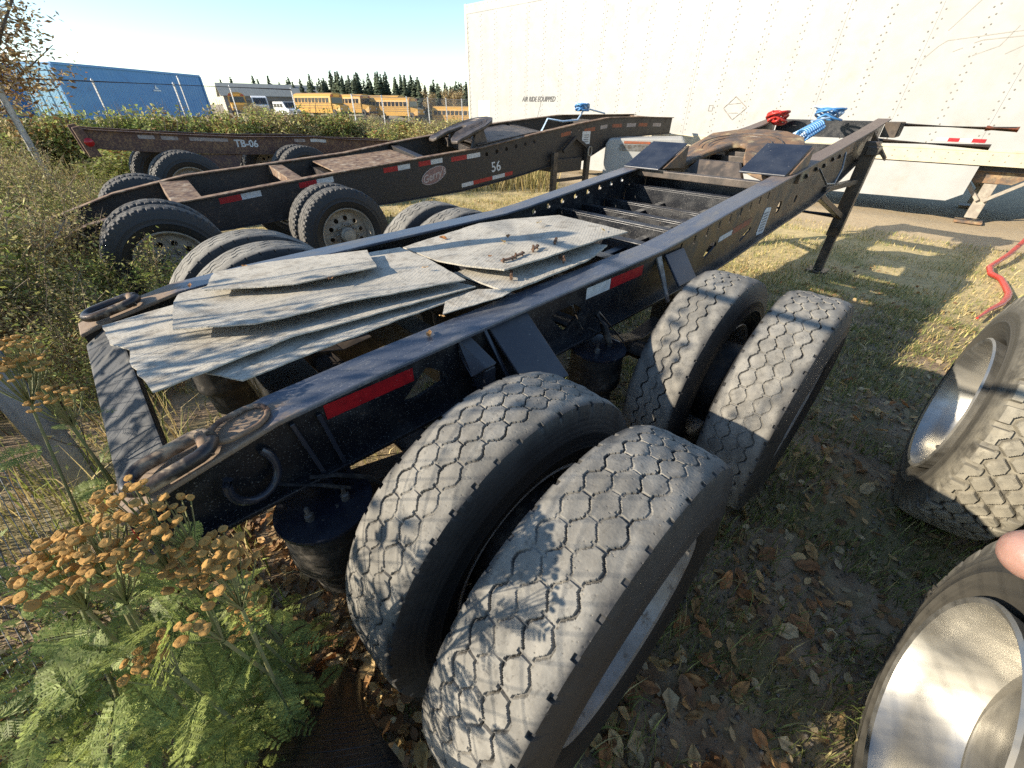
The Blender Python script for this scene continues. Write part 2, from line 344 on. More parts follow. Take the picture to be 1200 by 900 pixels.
# ---------------------------------------------------------------- tyres and wheels
TR, TW = .4977, .2157
def tyre_mesh(name, mode, N, Mw):
    hw = TW/2; s = np.arange(N)/N; per = {'hex': 44, 'zig': 44, 'lug': 40, 'hwy': 52}[mode]; w = np.linspace(-hw, hw, Mw)
    S, Wd = np.meshgrid(s*per, w, indexing='ij'); dep = np.zeros_like(S)
    arc = 2*PI*TR/per
    def trap(t): t = np.mod(t, 1.); return np.clip((np.abs(t-.5)*4-1)*1.9, -1, 1)
    base = {'hex': [-.062, -.021, .021, .062], 'zig': [-.042, 0, .042], 'lug': [-.066, -.022, .022, .066], 'hwy': [-.05, 0, .05]}[mode]
    gw = {'hex': .0048, 'zig': .0050, 'lug': .011, 'hwy': .009}[mode]; gd = {'hex': .010, 'zig': .011, 'lug': .016, 'hwy': .012}[mode]
    A = {'hex': .0075, 'zig': .009, 'lug': .011, 'hwy': .004}[mode]
    for k, b in enumerate(base):
        ph = .5*(k % 2) if mode in ('hex', 'lug') else .12*k
        cw = b+A*trap(S+ph); dep = np.where(np.abs(Wd-cw) < gw/2*(1.25 if abs(b) > .05 or mode != 'hex' else .95), gd if (mode != 'hex' or k in (1, 2)) else gd*.8, dep)
    if mode in ('hex', 'lug'):
        for k in range(3):
            ph = 0. if k % 2 == 0 else .5; lo, hi = base[k]+A*.9, base[k+1]-A*.9
            t = np.mod(S+ph+.5, 1)-.5; dep = np.where((np.abs(t)*arc < gw*.5) & (Wd > lo-.004) & (Wd < hi+.004), gd*(.6 if mode == 'hex' else 1), dep)
    t = np.mod(S*(1 if mode != 'hwy' else 1)+.25, 1)-.5
    edge = {'hex': .009, 'zig': .006, 'lug': .036, 'hwy': .026}[mode]
    dep = np.where((np.abs(t)*arc < {'hex': .006, 'zig': .004, 'lug': .011, 'hwy': .009}[mode]) & (np.abs(Wd) > hw-edge), gd*1.1, dep)
    rg = np.random.default_rng(3); lump = .0016*np.sin(S*.9+Wd*60)*np.sin(S*.23)+.0008*np.sin(S*3.1+Wd*140)+rg.normal(0, .00022, S.shape); chip = (rg.random(S.shape) < .006)*.002
    wear = .35+.65*np.clip(.5+.5*np.sin(S*.31+Wd*22+1)*np.cos(S*.17-Wd*31)+.35*np.sin(S*.9+2*Wd*40), 0, 1) if mode in ('hex', 'zig') else 1.
    Rr = TR-.010*(Wd/hw)**4-dep*wear+lump-chip
    side = [(-hw-.006, TR-.028), (-hw-.010, TR-.055), (-hw-.019, TR-.085), (-hw-.0215, TR-.092), (-hw-.0205, TR-.098), (-hw-.024, TR-.125), (-hw-.0265, TR-.131), (-hw-.0225, TR-.137), (-hw-.018, TR-.165), (-hw-.006, TR-.19), (-hw+.012, TR-.205), (-hw+.03, TR-.212)]
    prW = np.concatenate([[p[0] for p in side[::-1]], w, [-p[0] for p in side]]); K = len(prW); ns = len(side)
    RR = np.empty((N, K)); RR[:, ns:ns+Mw] = Rr; RR[:, :ns] = [p[1] for p in side[::-1]]; RR[:, ns+Mw:] = [p[1] for p in side]
    if mode in ('lug', 'hwy', 'hex'):
        nt_ = np.where(np.abs(np.mod(s*per+.25, 1)-.5)*arc < .008, .006 if mode != 'lug' else .014, 0); RR[:, ns-1] -= nt_; RR[:, ns+Mw] -= nt_
    th = s*2*PI; V = np.stack([RR*np.cos(th)[:, None], np.broadcast_to(prW, RR.shape), RR*np.sin(th)[:, None]], -1).reshape(-1, 3)
    i, j = np.meshgrid(np.arange(N), np.arange(K-1), indexing='ij'); a = (i*K+j).ravel(); b = (((i+1) % N)*K+j).ravel()
    me = npmesh(name, V, quads=np.stack([a, a+1, b+1, b], 1), mats=[M['tyre_dusty']], smooth=True); me.set_sharp_from_angle(angle=R_(38)); return me
TY = {'hex': tyre_mesh('tyre_hex', 'hex', 1540, 104), 'zig': tyre_mesh('tyre_zigzag', 'zig', 1540, 92), 'lug': tyre_mesh('tyre_lug', 'lug', 800, 56), 'hwy': tyre_mesh('tyre_highway', 'hwy', 416, 26)}
def circ(cx, cy, r, n, ph=0, rx=1.): return [(cx+r*rx*math.cos(2*PI*k/n+ph), cy+r*math.sin(2*PI*k/n+ph)) for k in range(n)]
def rim_mesh(name, mat, deep=.13, holes=10, polished=False):
    m = MB(); o = -.098   # outward is -Y
    r0 = .298
    m.lathe([(r0-.004, o+.004), (r0, o-.006), (r0-.006, o-.012), (r0-.016, o-.006), (r0-.024, o+.018), (r0-.032, o+.05), (r0-.038, o+deep-.03), (r0-.055, o+deep)], 56, axis='Y')
    m.lathe([(r0-.004, o+.004), (r0-.03, o+.08), (r0-.03, .07), (r0, .1)], 40, axis='Y')
    if polished:
        m.lathe([(r0-.055, o+deep), (.225, o+deep+.004), (.20, o+deep-.006), (.16, o+deep-.03), (.12, o+deep-.042), (.09, o+deep-.046), (.05, o+deep-.05), (0, o+deep-.052)], 56, axis='Y')
    else:
        mp = lambda x, y, h: (x, o+deep+.006-.05*max(0, (.243-math.hypot(x, y))/.243)**1.0*(1 if not polished else .6)+h, y)
        hr = .026 if not polished else .02
        m.plate(circ(0, 0, r0-.05, 48), [circ(.178*math.cos(2*PI*k/holes), .178*math.sin(2*PI*k/holes), hr, 10) for k in range(holes)], mp, .01)
        for k in range(10):
            t = 2*PI*(k+.5)/10; m.lathe([(.016, o+deep-.01), (.016, o+deep-.05), (.008, o+deep-.056)], 6, (.115*math.cos(t), 0, .115*math.sin(t)), 'Y')
        hq = .045 if polished else 0
        m.lathe([(.085, o+deep-.02), (.085, o+deep-.07+hq), (.07, o+deep-.085+hq), (.066, o+deep-.11+hq), (.02, o+deep-.115+hq), (.0, o+deep-.115+hq)], 24, axis='Y')
    if polished: m.tube([(.2, o+.02, .16), (.215, o-.01, .17)], .008, 8)
    return m.mesh(name, mat, 35)
RIM = {'silver': rim_mesh('rim_silver', M['silver_rim']), 'cream': rim_mesh('rim_cream', M['cream_steel'], .09), 'chrome': rim_mesh('rim_polished', M['chrome'], .15, 10, True)}
drum = MB().lathe([(.05, -.10), (.19, -.10), (.20, -.08), (.20, .10), (.05, .11)], 28, axis='Y').mesh('brake_drum', M['bag_rubber'], 40)
def wheel(parent, u, l, z, side, ty='hex', rim='silver', tm='tyre_dusty', spin=0., tilt=0.):
    w = empty('wheel', (u, -l, z), 0 if side > 0 else PI, parent); w.rotation_euler[0] = tilt
    t = link('tyre', TY[ty], w); t.rotation_euler = (0, spin, 0)
    t.material_slots[0].link = 'OBJECT'; t.material_slots[0].material = M[tm]
    r = link('rim', RIM[rim], w, (0, -.034 if rim == 'chrome' else 0, 0)); r.rotation_euler = (0, spin, 0)
    return w
def axle(parent, u, z=.5, lw=1.25, mat='grease'):
    m = MB(); m.tube([(u, -lw, z), (u, lw, z)], .065, 14); b = m.build('axle', M[mat], parent, 40)
    for s in (-1, 1): link('brake_drum', drum, parent, (u, -s*1.0, z))
    return b
# ---------------------------------------------------------------- chassis parts
def interp(pl, u):
    for (a, za), (b, zb) in zip(pl, pl[1:]):
        if u <= b: return za+(zb-za)*(u-a)/(b-a)
    return pl[-1][1]
def web(parent, name, top, bot, l, t, mat, holes=()):
    m = MB(); outer = [(u, z-.012) for u, z in top]+[(u, z+.012) for u, z in bot[::-1]]
    m.plate(outer, holes, lambda x, y, h: (x, -(l+h), y), t); return m.build(name, mat, parent)
def flange(parent, name, path, l0, l1, t, mat, bevel=.003): return MB().sweep(path, l0, l1, t).build(name, mat, parent, bevel=bevel)
def rect(u, z, w, h): return [(u-w/2, z-h/2), (u+w/2, z-h/2), (u+w/2, z+h/2), (u-w/2, z+h/2)]
def tape(parent, u0, u1, l, zf, h, mat, out=1):
    m = MB(); y = -l-out*.0015; n = 3; us = [u0+(u1-u0)*i/n for i in range(n+1)]
    for a, b in zip(us, us[1:]):
        m.add([(a, y, zf(a)-h/2), (b, y, zf(b)-h/2), (b, y, zf(b)+h/2), (a, y, zf(a)+h/2), (a, y+.001*out, zf(a)-h/2), (b, y+.001*out, zf(b)-h/2), (b, y+.001*out, zf(b)+h/2), (a, y+.001*out, zf(a)+h/2)],
              [(0, 1, 2, 3), (4, 7, 6, 5), (0, 4, 5, 1), (3, 2, 6, 7)])
    return m.build('reflector_tape', M[mat], parent)
def ring_path(c, a, b, ax1, ax2, n=28, straight=0.):
    c = Vector(c); ax1 = Vector(ax1).normalized(); ax2 = Vector(ax2).normalized(); P = []
    for k in range(n):
        t = 2*PI*k/n; x = b*math.cos(t)+(a-b)*(1 if math.cos(t) > 1e-6 else (-1 if math.cos(t) < -1e-6 else 0)); P.append(c+ax1*x+ax2*(b*math.sin(t)))
    return P
def fifth_wheel(parent, u, l, z0, z1, mat, name='fifth_wheel', k=1.):
    # plate outline in local (a along u from rear horn tips, b lateral) with a V throat open to the rear
    o = []
    o += [(.0, -.40), (.06, -.43), (.25, -.435), (.52, -.42), (.72, -.33), (.84, -.18), (.88, 0), (.84, .18), (.72, .33), (.52, .42), (.25, .435), (.06, .43), (0, .40), (-.01, .27), (.02, .20), (.16, .13), (.34, .075), (.42, .05), (.45, 0), (.42, -.05), (.34, -.075), (.16, -.13), (.02, -.20), (-.01, -.27)]
    o = [(a*(1+(k-1)*.4), b*k) for a, b in o]
    sl_ = (z1-z0)/.88
    def zz(a, b):
        e = max(0, .16-a)/.16; q = max(0, abs(b)-.36)/.08
        return z0+sl_*a-.05*e*e-.02*q*q
    m = MB(); m.plate(o, [], lambda a, b, h: (u+a, -(l+b), zz(a, b)-h), .045)
    ob = m.build(name, M[mat], parent, 40, bevel=.012)
    s = MB()
    for sg in (-1, 1): s.add([(u+.30, -(l+sg*.36), z0-.18), (u+.62, -(l+sg*.36), z0-.16), (u+.52, -(l+sg*.36), zz(.5, 0)-.04), (u+.38, -(l+sg*.36), zz(.38, 0)-.04), (u+.30, -(l+sg*.30), z0-.18), (u+.62, -(l+sg*.30), z0-.16), (u+.52, -(l+sg*.30), zz(.5, 0)-.04), (u+.38, -(l+sg*.30), zz(.38, 0)-.04)], [(0, 1, 2, 3), (7, 6, 5, 4), (0, 4, 5, 1), (1, 5, 6, 2), (2, 6, 7, 3), (3, 7, 4, 0)])
    for k in range(3): s.box(u+.42+.07*k, u+.46+.07*k, -(l+.12), -(l-.12), z0-.05+.03*k, z0+.0+.03*k)
    s.build('fifth_wheel_bracket', M['grease'], ob, bevel=.004)
    g = MB()
    for rr, w in ((.33, .008), (.25, .006)): g.tube([(u+.44+rr*math.cos(t), -(l+rr*math.sin(t)), zz(.44+rr*math.cos(t), rr*math.sin(t))+.0005) for t in np.linspace(-PI*.62, PI*.62, 30)], .004, 5)
    g.build('grease_groove', M['grease'], ob)
    return ob
def air_spring(parent, u, l, ztop, zbot, r=.125):
    m = MB(); h = ztop-zbot; y = -l
    pr = [(r*.72, zbot), (r*.78, zbot+h*.30), (r*.80, zbot+h*.36), (r*.98, zbot+h*.42), (r*1.02, zbot+h*.5), (r*.99, zbot+h*.6), (r, zbot+h*.62), (r*.985, zbot+h*.70), (r*.995, zbot+h*.72), (r*.97, zbot+h*.80), (r*.985, zbot+h*.82), (r*.95, zbot+h*.93), (r*.95, ztop-.012)]
    m.lathe(pr, 40, (u, y, 0)); b = m.build('air_spring', M['bag_rubber'], parent, 50)
    p = MB().lathe([(0, ztop-.012), (r*1.04, ztop-.012), (r*1.05, ztop-.006), (r*1.04, ztop), (0, ztop)], 40, (u, y, 0))
    p.build('top_plate', M['gloss_black'], b, 40)
    for k in range(2):
        s = MB(); s.lathe([(.012, ztop), (.012, ztop+.02), (.006, ztop+.022), (.006, ztop+.045), (0, ztop+.046)], 6, (u+.05*(2*k-1), y-.03, 0)); s.build('stud', M['steel_old'], b)
    return b
# ---------------------------------------------------------------- the black chassis in front
AZ = R_(45.38)
main = empty('trailer_chassis', (-.7719, 1.3496, 0), PI/2-AZ)
tag(main, 'black tandem-axle trailer chassis in the foreground with rubber sheets lying on its rails', 'chassis')
HG = .61; FW = .128
top = [(-.60, .915), (-.50, .945), (-.28, .99), (0, 1.004), (.5, 1.018), (1.5, 1.036), (1.7, 1.052), (2.5, 1.133), (3.5, 1.228), (4.5, 1.325), (5.6, 1.435), (6.36, 1.525)]
bot = [(-.60, .78), (-.50, .76), (-.2, .755), (2.2, .745), (2.6, .77), (3.4, .84), (4.3, .905), (5.0, 1.03), (5.6, 1.16), (6.36, 1.26)]
tf = lambda u: interp(top, u)
hz = lambda u: tf(u)-.082
small = [rect(1.79+.153*k, hz(1.79+.153*k), .022, .05) for k in range(9)]
small2 = [circ(1.83+.154*k, tf(1.83+.154*k)-.075, .019, 9) for k in range(8)]
tri1 = [(.055, .845), (.10, .838), (.235, .858), (.232, .872), (.165, .925), (.15, .93)]
tri2 = [(.74, .905), (.83, .818), (.85, .82), (.935, .88), (.93, .895), (.885, .925), (.75, .925)]
tri3 = [(2.13, .87), (2.16, .845), (2.29, .90), (2.28, .925), (2.20, .93)]
tri4 = [(2.68, .86), (2.72, .845), (2.86, .90), (2.85, .925)]
for sg, hs in ((1, small+[tri1, tri2, tri3, tri4, circ(3.36, .985, .045, 12), circ(3.75, 1.0, .03, 10)]), (-1, small2+[circ(2.5, .86, .04, 10)])):
    lc = sg*(HG-.05)
    web(main, 'rail_web', top, bot, lc-.006, .012, M['black_paint'], hs)
    flange(main, 'top_flange', top, sg*(HG-FW) if sg > 0 else -HG, sg*HG if sg > 0 else -(HG-FW), .014, M['flange'], .004)
    flange(main, 'bottom_flange', [(u, z+.012) for u, z in bot], min(sg*(HG-FW), sg*HG), max(sg*(HG-FW), sg*HG), .014, M['black_paint'])
# reflectors on the near rail
Lw = HG-.05+.006
tz = lambda u: tf(u)-.078
tape(main, -.165, .105, Lw, lambda u: .928, .046, 'red_tape'); tape(main, .96, 1.135, Lw, lambda u: .948, .05, 'white_tape'); tape(main, 1.138, 1.41, Lw, lambda u: .948, .05, 'red_tape')
tape(main, 2.305, 2.50, Lw, lambda u: .93+.07*(u-2.3), .032, 'white_tape'); tape(main, 2.503, 2.80, Lw, lambda u: .93+.08*(u-2.3), .042, 'orange_dirty')
# weight plate
d = MB(); d.plate([(3.02, .835), (3.15, .83), (3.165, .84), (3.165, 1.0), (3.15, 1.012), (3.05, 1.02), (3.035, 1.01), (3.01, .85)], [], lambda x, y, h: (x, -Lw-.001-h, y), .002)
d = d.build('data_plate', M['decal_white'], main); q = MB()
for k in range(7): q.box(3.045, 3.14, -Lw-.0045, -Lw-.0035, .855+.02*k, .865+.02*k)
q.build('printed_lines', M['decal_grey'], d)
# rear cross beam, cross members
rb = MB(); rb.hexa([(-.60, -.56, .80), (-.50, -.56, .80), (-.50, .50, .80), (-.60, .50, .80), (-.605, -.56, .868), (-.492, -.56, .94), (-.492, .50, .94), (-.605, .50, .868)])
rb.build('rear_cross_beam', pm('worn_black_plate', (.020, .021, .023), (.06, .06, .06), 7, .75, 0, dirt=((.14, .13, .11), 9, .5, .75)), main, bevel=.008)
for u, z, w in ((-.16, .90, .15), (.25, .97, .08), (.62, .97, .08), (1.0, .97, .08), (1.38, .98, .08), (1.86, .94, .07), (2.12, .98, .07), (2.42, .97, .07), (2.72, .98, .07), (3.02, 1.06, .08), (3.35, 1.10, .10), (4.6, 1.2, .08), (5.4, 1.3, .08)):
    m = MB(); z = min(z, tf(u)-.035); m.box(u-w/2, u+w/2, -.55, .55, z-.012, z); m.box(u-w/2, u-w/2+.01, -.55, .55, z-.14, z-.012)
    m.box(u-w/2+.01, u+w/2-.01, -.55, .55, z-.15, z-.14); m.build('cross_member', M['black_paint'], main, bevel=.002)
for l in (-.19, .19):
    m = MB(); m.bar((1.5, -l, .84), (3.4, -l, .93), .05, .10); m.build('inner_rail', M['black_paint'], main, bevel=.003)
m = MB(); m.box(6.22, 6.34, -.50, .50, 1.33, 1.50); m.build('front_cross_beam', M['black_paint'], main, bevel=.004)
m = MB(); m.box(6.0, 6.30, -.75, -.62, 1.36, 1.50)
for k in range(5): m.box(6.02+.055*k, 6.035+.055*k, -.76, -.75, 1.37, 1.50)
m.build('front_bolster', M['black_paint'], main, bevel=.003)
for (a, b, r, mt) in (((6.32, -.60, 1.475), (6.22, -1.62, 1.46), .022, 'black_paint'), ((5.78, -.60, 1.34), (5.70, -1.50, 1.33), .024, 'black_paint')):
    m = MB(); m.tube([a, b], r, 12); st = m.build('side_stake', M[mt], main, 40)
    e = Vector(b)-Vector(a); e2 = Vector(b)-e*.22
    if r < .023: MB().tube([e2, Vector(b)+e*.002], r+.002, 12).build('stake_end', M['orange_dirty'], st, 40)
# tow loops
LS = pm('loop_steel', (.028, .027, .029), (.09, .06, .04), 12, .4, .35, dirt=((.40, .29, .18), 8, .5, .64))
for sg in (1, -1):
    ll = .565 if sg > 0 else -.53
    m = MB(); m.tube(ring_path((-.485, -ll, .972), .080, .040, (1, 0, .20), (0, 1, .0)), .0155, 12, closed=True); tl = m.build('tow_loop', LS, main, 60)
    m = MB(); m.tube([(-.425, -ll+.04, .975), (-.42, -ll+.018, .992), (-.42, -ll-.018, .992), (-.425, -ll-.04, .975)], .013, 8); m.build('weld_lug', M['rust_top'], tl, 60)
m = MB(); m.tube(ring_path((-.345, -.548, .986), .062, .046, (1, 0, .14), (0, 1, 0)), .0065, 8, closed=True); m.build('weld_ring', M['rust_top'], main, 60)
m = MB(); m.tube([(-.37+.055*math.cos(t), -.585-.03*math.sin(t*.5), .865+.062*math.sin(t)) for t in np.linspace(PI*.80, PI*2.25, 18)], .011, 8); m.build('tie_ring', M['gloss_black'], main, 60)
m = MB(); m.lathe([(.05, 0), (.05, .02), (.04, .035), (0, .042)], 20, axis='X'); o = m.build('tail_light', M['red_lens'], main, 40, loc=(-.60, -.38, .70), rot=(0, 0, PI))
# brackets and ribs on the near side
for (a, b) in (((-.25, -.575, .945), (-.205, -.60, .66)), ((-.185, -.575, .94), (-.15, -.60, .66))):
    m = MB(); m.bar(a, b, .014, .012); m.build('stiffener', M['gloss_black'], main, bevel=.002)
def slab(name, pts, t, mat, bevel=.003):
    P = [Vector(p) for p in pts]; n = (P[1]-P[0]).cross(P[2]-P[0]).normalized()*t; m = MB(); m.hexa(P+[p+n for p in P]); return m.build(name, M[mat], main, bevel=bevel)
slab('shock_bracket', [(.405, -.575, .985), (.59, -.575, .985), (.635, -.76, .775), (.435, -.74, .80)], .012, 'blue_black')
slab('side_gusset', [(.385, -.57, .98), (.40, -.57, .98), (.44, -.74, .70), (.42, -.74, .70)], .01, 'gloss_black')
m = MB(); m.hexa([(.275, -.57, .93), (.325, -.57, .93), (.325, -.635, .87), (.275, -.635, .87), (.275, -.57, .985), (.325, -.57, .985), (.375, -.65, .89), (.325, -.65, .89)]); m.box(.325, .375, -.64, -.57, .78, .875); m.build('spring_hanger', M['blue_black'], main, bevel=.004)
slab('shock_bracket', [(1.60, -.575, .985), (1.80, -.575, .985), (1.76, -.70, .86), (1.57, -.70, .86)], .012, 'blue_black')
slab('side_gusset', [(1.53, -.567, .985), (1.58, -.567, .985), (1.50, -.70, .80), (1.48, -.70, .80)], .012, 'steel_old')
U1, U2 = .165, 1.4626
for u in (U1, U2):
    axle(main, u)
    for sg in (-1, 1):
        m = MB(); m.bar((u-.42, -sg*.52, .60), (u+.1, -sg*.52, .47), .09, .10); m.bar((u+.1, -sg*.52, .47), (u+.42, -sg*.52, .50), .09, .09); m.build('trailing_arm', M['grease'], main, bevel=.006)
        m = MB(); m.box(u+.36, u+.48, -sg*.52-.06, -sg*.52+.06, .45, .76); m.build('hanger', M['black_paint'], main, bevel=.004)
for u in (-.25, 1.05):
    for sg in (1, -1): air_spring(main, u, sg*.605, .675, .36)
# hoses round the second air spring
m = MB()
for (a, b) in (((.96, -.60, .80), (1.12, -.67, .70)), ((1.02, -.60, .86), (1.16, -.67, .69)), ((.93, -.585, .80), (.86, -.57, .93))): m.tube([a, b], .006, 6)
m.build('air_pipe', M['steel_old'], main, 50)
m = MB(); m.tube([(1.0, -.60, .86), (1.03, -.63, .80), (1.06, -.65, .72)], .016, 8); m.build('air_hose', M['bag_rubber'], main, 50)
m = MB(); m.tube([(-.26, -.60, .78), (-.20, -.62, .76), (-.12, -.63, .70), (-.08, -.64, .63)], .007, 6); m.tube([(-.33, -.59, .80), (-.24, -.62, .75), (-.18, -.63, .70)], .006, 6); m.build('air_hose', M['bag_rubber'], main, 50)
# wheels
lA, DS = .8266, .3409; cA = lA+TW/2; cB = cA+DS
wheel(main, U1, cA, TR, 1, 'hex', 'silver', 'tyre_dusty', .3); wheel(main, U1, cB, TR, 1, 'hex', 'silver', 'tyre_dusty', 1.1)
wheel(main, U2, cA, TR, 1, 'zig', 'silver', 'tyre_dusty', .8); wheel(main, U2, cB, TR, 1, 'hex', 'silver', 'tyre_dusty', 2.0)
for u in (U1, U2):
    for c in (cA, cB): wheel(main, u, -c, TR, -1, 'zig', 'silver', 'tyre_dusty', .4+u*c)
# fifth wheel, ramps
fifth_wheel(main, 3.50, -.06, 1.25, 1.43, 'rust_plate', k=1.22)
for (l0, l1) in ((-.61, -.29), (.25, .57)):
    u0, u1 = (3.0, 3.42) if l0 < 0 else (3.22, 3.66); z0 = tf(u0)+.012; z1 = z0+.165
    m = MB(); m.hexa([(u0, -l0, z0-.012), (u0, -l1, z0-.012), (u1, -l1, z1-.012), (u1, -l0, z1-.012), (u0, -l0, z0), (u0, -l1, z0), (u1, -l1, z1), (u1, -l0, z1)]); m.build('slide_ramp', M['blue_black'], main, bevel=.003)
    m = MB(); m.add([(u0+.05, -l1, z0), (u1, -l1, z1-.014), (u1, -l1, z0-.02), (u0+.05, -l1-(.02), z0), (u1, -l1-.02, z1-.014), (u1, -l1-.02, z0-.02)], [(0, 1, 2), (5, 4, 3), (0, 3, 4, 1), (1, 4, 5, 2), (2, 5, 3, 0)]); m.build('ramp_gusset', M['rust_plate'], main, bevel=.003)
m = MB(); m.box(3.05, 3.13, -.55, .55, 1.125, 1.175); m.build('slide_beam', M['grease'], main, bevel=.004)
m = MB(); m.add([(3.42, .28, 1.13), (3.42, -.22, 1.13), (3.50, -.14, 1.24), (3.50, .2, 1.24), (3.48, .28, 1.13), (3.48, -.22, 1.13), (3.54, -.14, 1.24), (3.54, .2, 1.24)], [(0, 1, 2, 3), (7, 6, 5, 4), (0, 4, 5, 1), (1, 5, 6, 2), (2, 6, 7, 3), (3, 7, 4, 0)]); m.build('lock_housing', M['grease'], main, bevel=.004)
m = MB(); m.bar((3.55, -.575, tf(3.55)-.06), (5.0, -.585, tf(5.0)-.06), .03, .09); sr = m.build('slide_rail', M['rust_plate'], main, bevel=.004)
for k in range(5):
    m = MB(); m.lathe([(.018, 0), (.018, .03), (.008, .032), (.008, .05), (0, .05)], 6, (3.65+.22*k, -.60, tf(3.65+.22*k)-.07+.012*(k % 2)), 'X')
    m.build('bolt', M['grease'], sr)
m = MB(); m.tube([(4.0, -.60, 1.20), (4.15, -.66, 1.08), (4.4, -.67, 1.06), (4.65, -.64, 1.16), (4.75, -.60, 1.28)], .008, 6); m.build('air_hose', M['galv'], main, 50)
# landing legs
for sg in (1, -1):
    y = -sg*.66; m = MB(); m.box(5.49, 5.61, y-.06, y+.06, .42, 1.34); lg = m.build('landing_leg', M['black_paint'], main, bevel=.006)
    MB().box(5.505, 5.595, y-.045, y+.045, .03, .42).build('inner_leg', M['grease'], lg, bevel=.005); MB().box(5.44, 5.66, y-.10, y+.10, 0, .03).build('foot', M['grease'], lg, bevel=.005)
    m = MB(); m.box(5.45, 5.66, y-.075, y+.02, 1.22, 1.30); m.build('gear_box', M['black_paint'], lg, bevel=.006)
    m = MB(); m.bar((4.55, -sg*.57, .93), (5.52, y, .62), .06, .05); m.bar((4.6, -sg*.57, .98), (5.5, y, .98), .05, .05); m.build('brace', M['black_paint'], lg, bevel=.004)
    m = MB(); m.hexa([(5.72, -sg*.60, 1.34), (5.76, -sg*.60, 1.34), (5.70, -sg*.80, 1.17), (5.62, -sg*.80, 1.17), (5.72, -sg*.60, 1.42), (5.76, -sg*.60, 1.42), (5.70, -sg*.80, 1.20), (5.62, -sg*.80, 1.20)]); m.build('leg_bracket', M['rust_plate'], lg, bevel=.003)
m = MB(); m.tube([(5.55, -.66, .62), (5.55, .66, .62)], .025, 10); m.build('cross_shaft', M['black_paint'], main, 40)
# coiled hoses at the front (things that hang on the chassis)
def coil(p0, p1, r, turns, tr, n=14):
    p0 = Vector(p0); p1 = Vector(p1); d, s, u = frame(p1-p0); L = (p1-p0).length; N = turns*n
    return [p0+d*(L*i/N)+(s*math.cos(2*PI*i/n)+u*math.sin(2*PI*i/n))*r for i in range(N+1)]
def to_w(root, p): return root.matrix_world @ Vector(p)
bpy.context.view_layer.update()
def hose_bundle(name, root, p, mats, label, parts):
    e = empty(name, to_w(root, p), root.rotation_euler.z); tag(e, label, 'hose')
    for nm, path, r, mt in parts: MB().tube([Vector(q)-Vector(p) for q in path], r, 8).build(nm, M[mt], e, 60)
    return e
loops = lambda c, r, n, ph: [Vector(c)+Vector((r*.9*math.cos(t*1.0)+.02*math.sin(t*2.3+ph), r*math.sin(t)*.8+.03*math.cos(t*1.7), .05*math.sin(t*.83+ph))) for t in np.linspace(0, 2*PI*n, 22*n)]
hose_bundle('air_hose_coil', main, (4.5, -.25, 1.32), None, 'blue coiled air hose lying on the front of the black chassis', [
    ('coil', coil((4.45, -.27, 1.40), (5.15, -.22, 1.47), .05, 9, .009), .0085, 'blue_hose'), ('coil', coil((4.43, -.20, 1.36), (5.0, -.17, 1.42), .045, 8, .009), .008, 'pale_hose'),
    ('bundle', loops((5.65, -.16, 1.56), .13, 4, .4), .011, 'blue_hose'), ('bundle', loops((5.75, -.12, 1.58), .14, 3, 1.9), .011, 'pale_hose'), ('hose', [(5.1, -.2, 1.46), (5.3, -.1, 1.5), (5.5, -.2, 1.53)], .01, 'pale_hose')])
hose_bundle('red_hose_coil', main, (5.9, .40, 1.40), None, 'small red coiled hose behind the rusty fifth wheel', [('coil', loops((5.9, .42, 1.53), .11, 5, .2), .013, 'red_paint'), ('coil', loops((6.0, .44, 1.50), .09, 4, 1.2), .013, 'red_paint')])
# ---------------------------------------------------------------- rubber sheets on the rails
def sheet(label, ring, seed, thick=.008, lift=0, wav=.008, name='rubber_sheet'):
    # ring: outline points (u,l,z) in order; filled by a fan of rings toward a spine, so the sheet can sag
    rg = np.random.default_rng(seed); P = [Vector((p[0], -p[1], p[2]+lift)) for p in ring]
    dense = []
    for i in range(len(P)):
        a, b = P[i], P[(i+1) % len(P)]; k = max(2, int((b-a).length/.035))
        for j in range(k):
            q = a.lerp(b, j/k); q += Vector((rg.normal(0, .0015), rg.normal(0, .0015), 0)); dense.append(q)
    c = sum((Vector(p) for p in P), Vector())/len(P); n = len(dense); RN = 9; vs = []; ph = rg.random(4)*6
    def zf(p, w): return .55*wav*w*(math.sin(p.x*9+ph[0])*math.cos(p.y*6+ph[1])+.6*math.sin(p.x*21+p.y*8+ph[2])+.35*math.sin(p.y*31+ph[3]-p.x*12))
    for r in range(RN):
        t = r/RN
        for p in dense: q = p.lerp(c, t); vs.append(q+Vector((0, 0, zf(q, .3+.9*t))))
    vs.append(c+Vector((0, 0, zf(c, 1)))); fs = []
    for r in range(RN-1):
        for i in range(n): j = (i+1) % n; fs.append((r*n+i, r*n+j, (r+1)*n+j, (r+1)*n+i))
    for i in range(n): fs.append(((RN-1)*n+i, (RN-1)*n+(i+1) % n, RN*n))
    org = P[0]; m = MB(); m.add([v-org for v in vs], fs)
    o = m.build(name, M['belt'], None, 60); o.location = to_w(main, org); o.rotation_euler = (0, 0, main.rotation_euler.z)
    so = o.modifiers.new('solid', 'SOLIDIFY'); so.thickness = thick*.5; so.offset = -1; es = o.modifiers.new('es', 'EDGE_SPLIT'); es.split_angle = R_(40)
    tag(o, label, 'rubber sheet', 'grey belt rubber sheets on the chassis'); return o
sheet('grey rubber sheet in shade, lowest of the pile beside the near rail', [(-.365, .306, 1.022), (-.293, .43, 1.02), (-.021, .42, 1.03), (.5, .39, 1.03), (.35, .1, 1.03), (-.2, .1, 1.015)], 1, wav=.003)
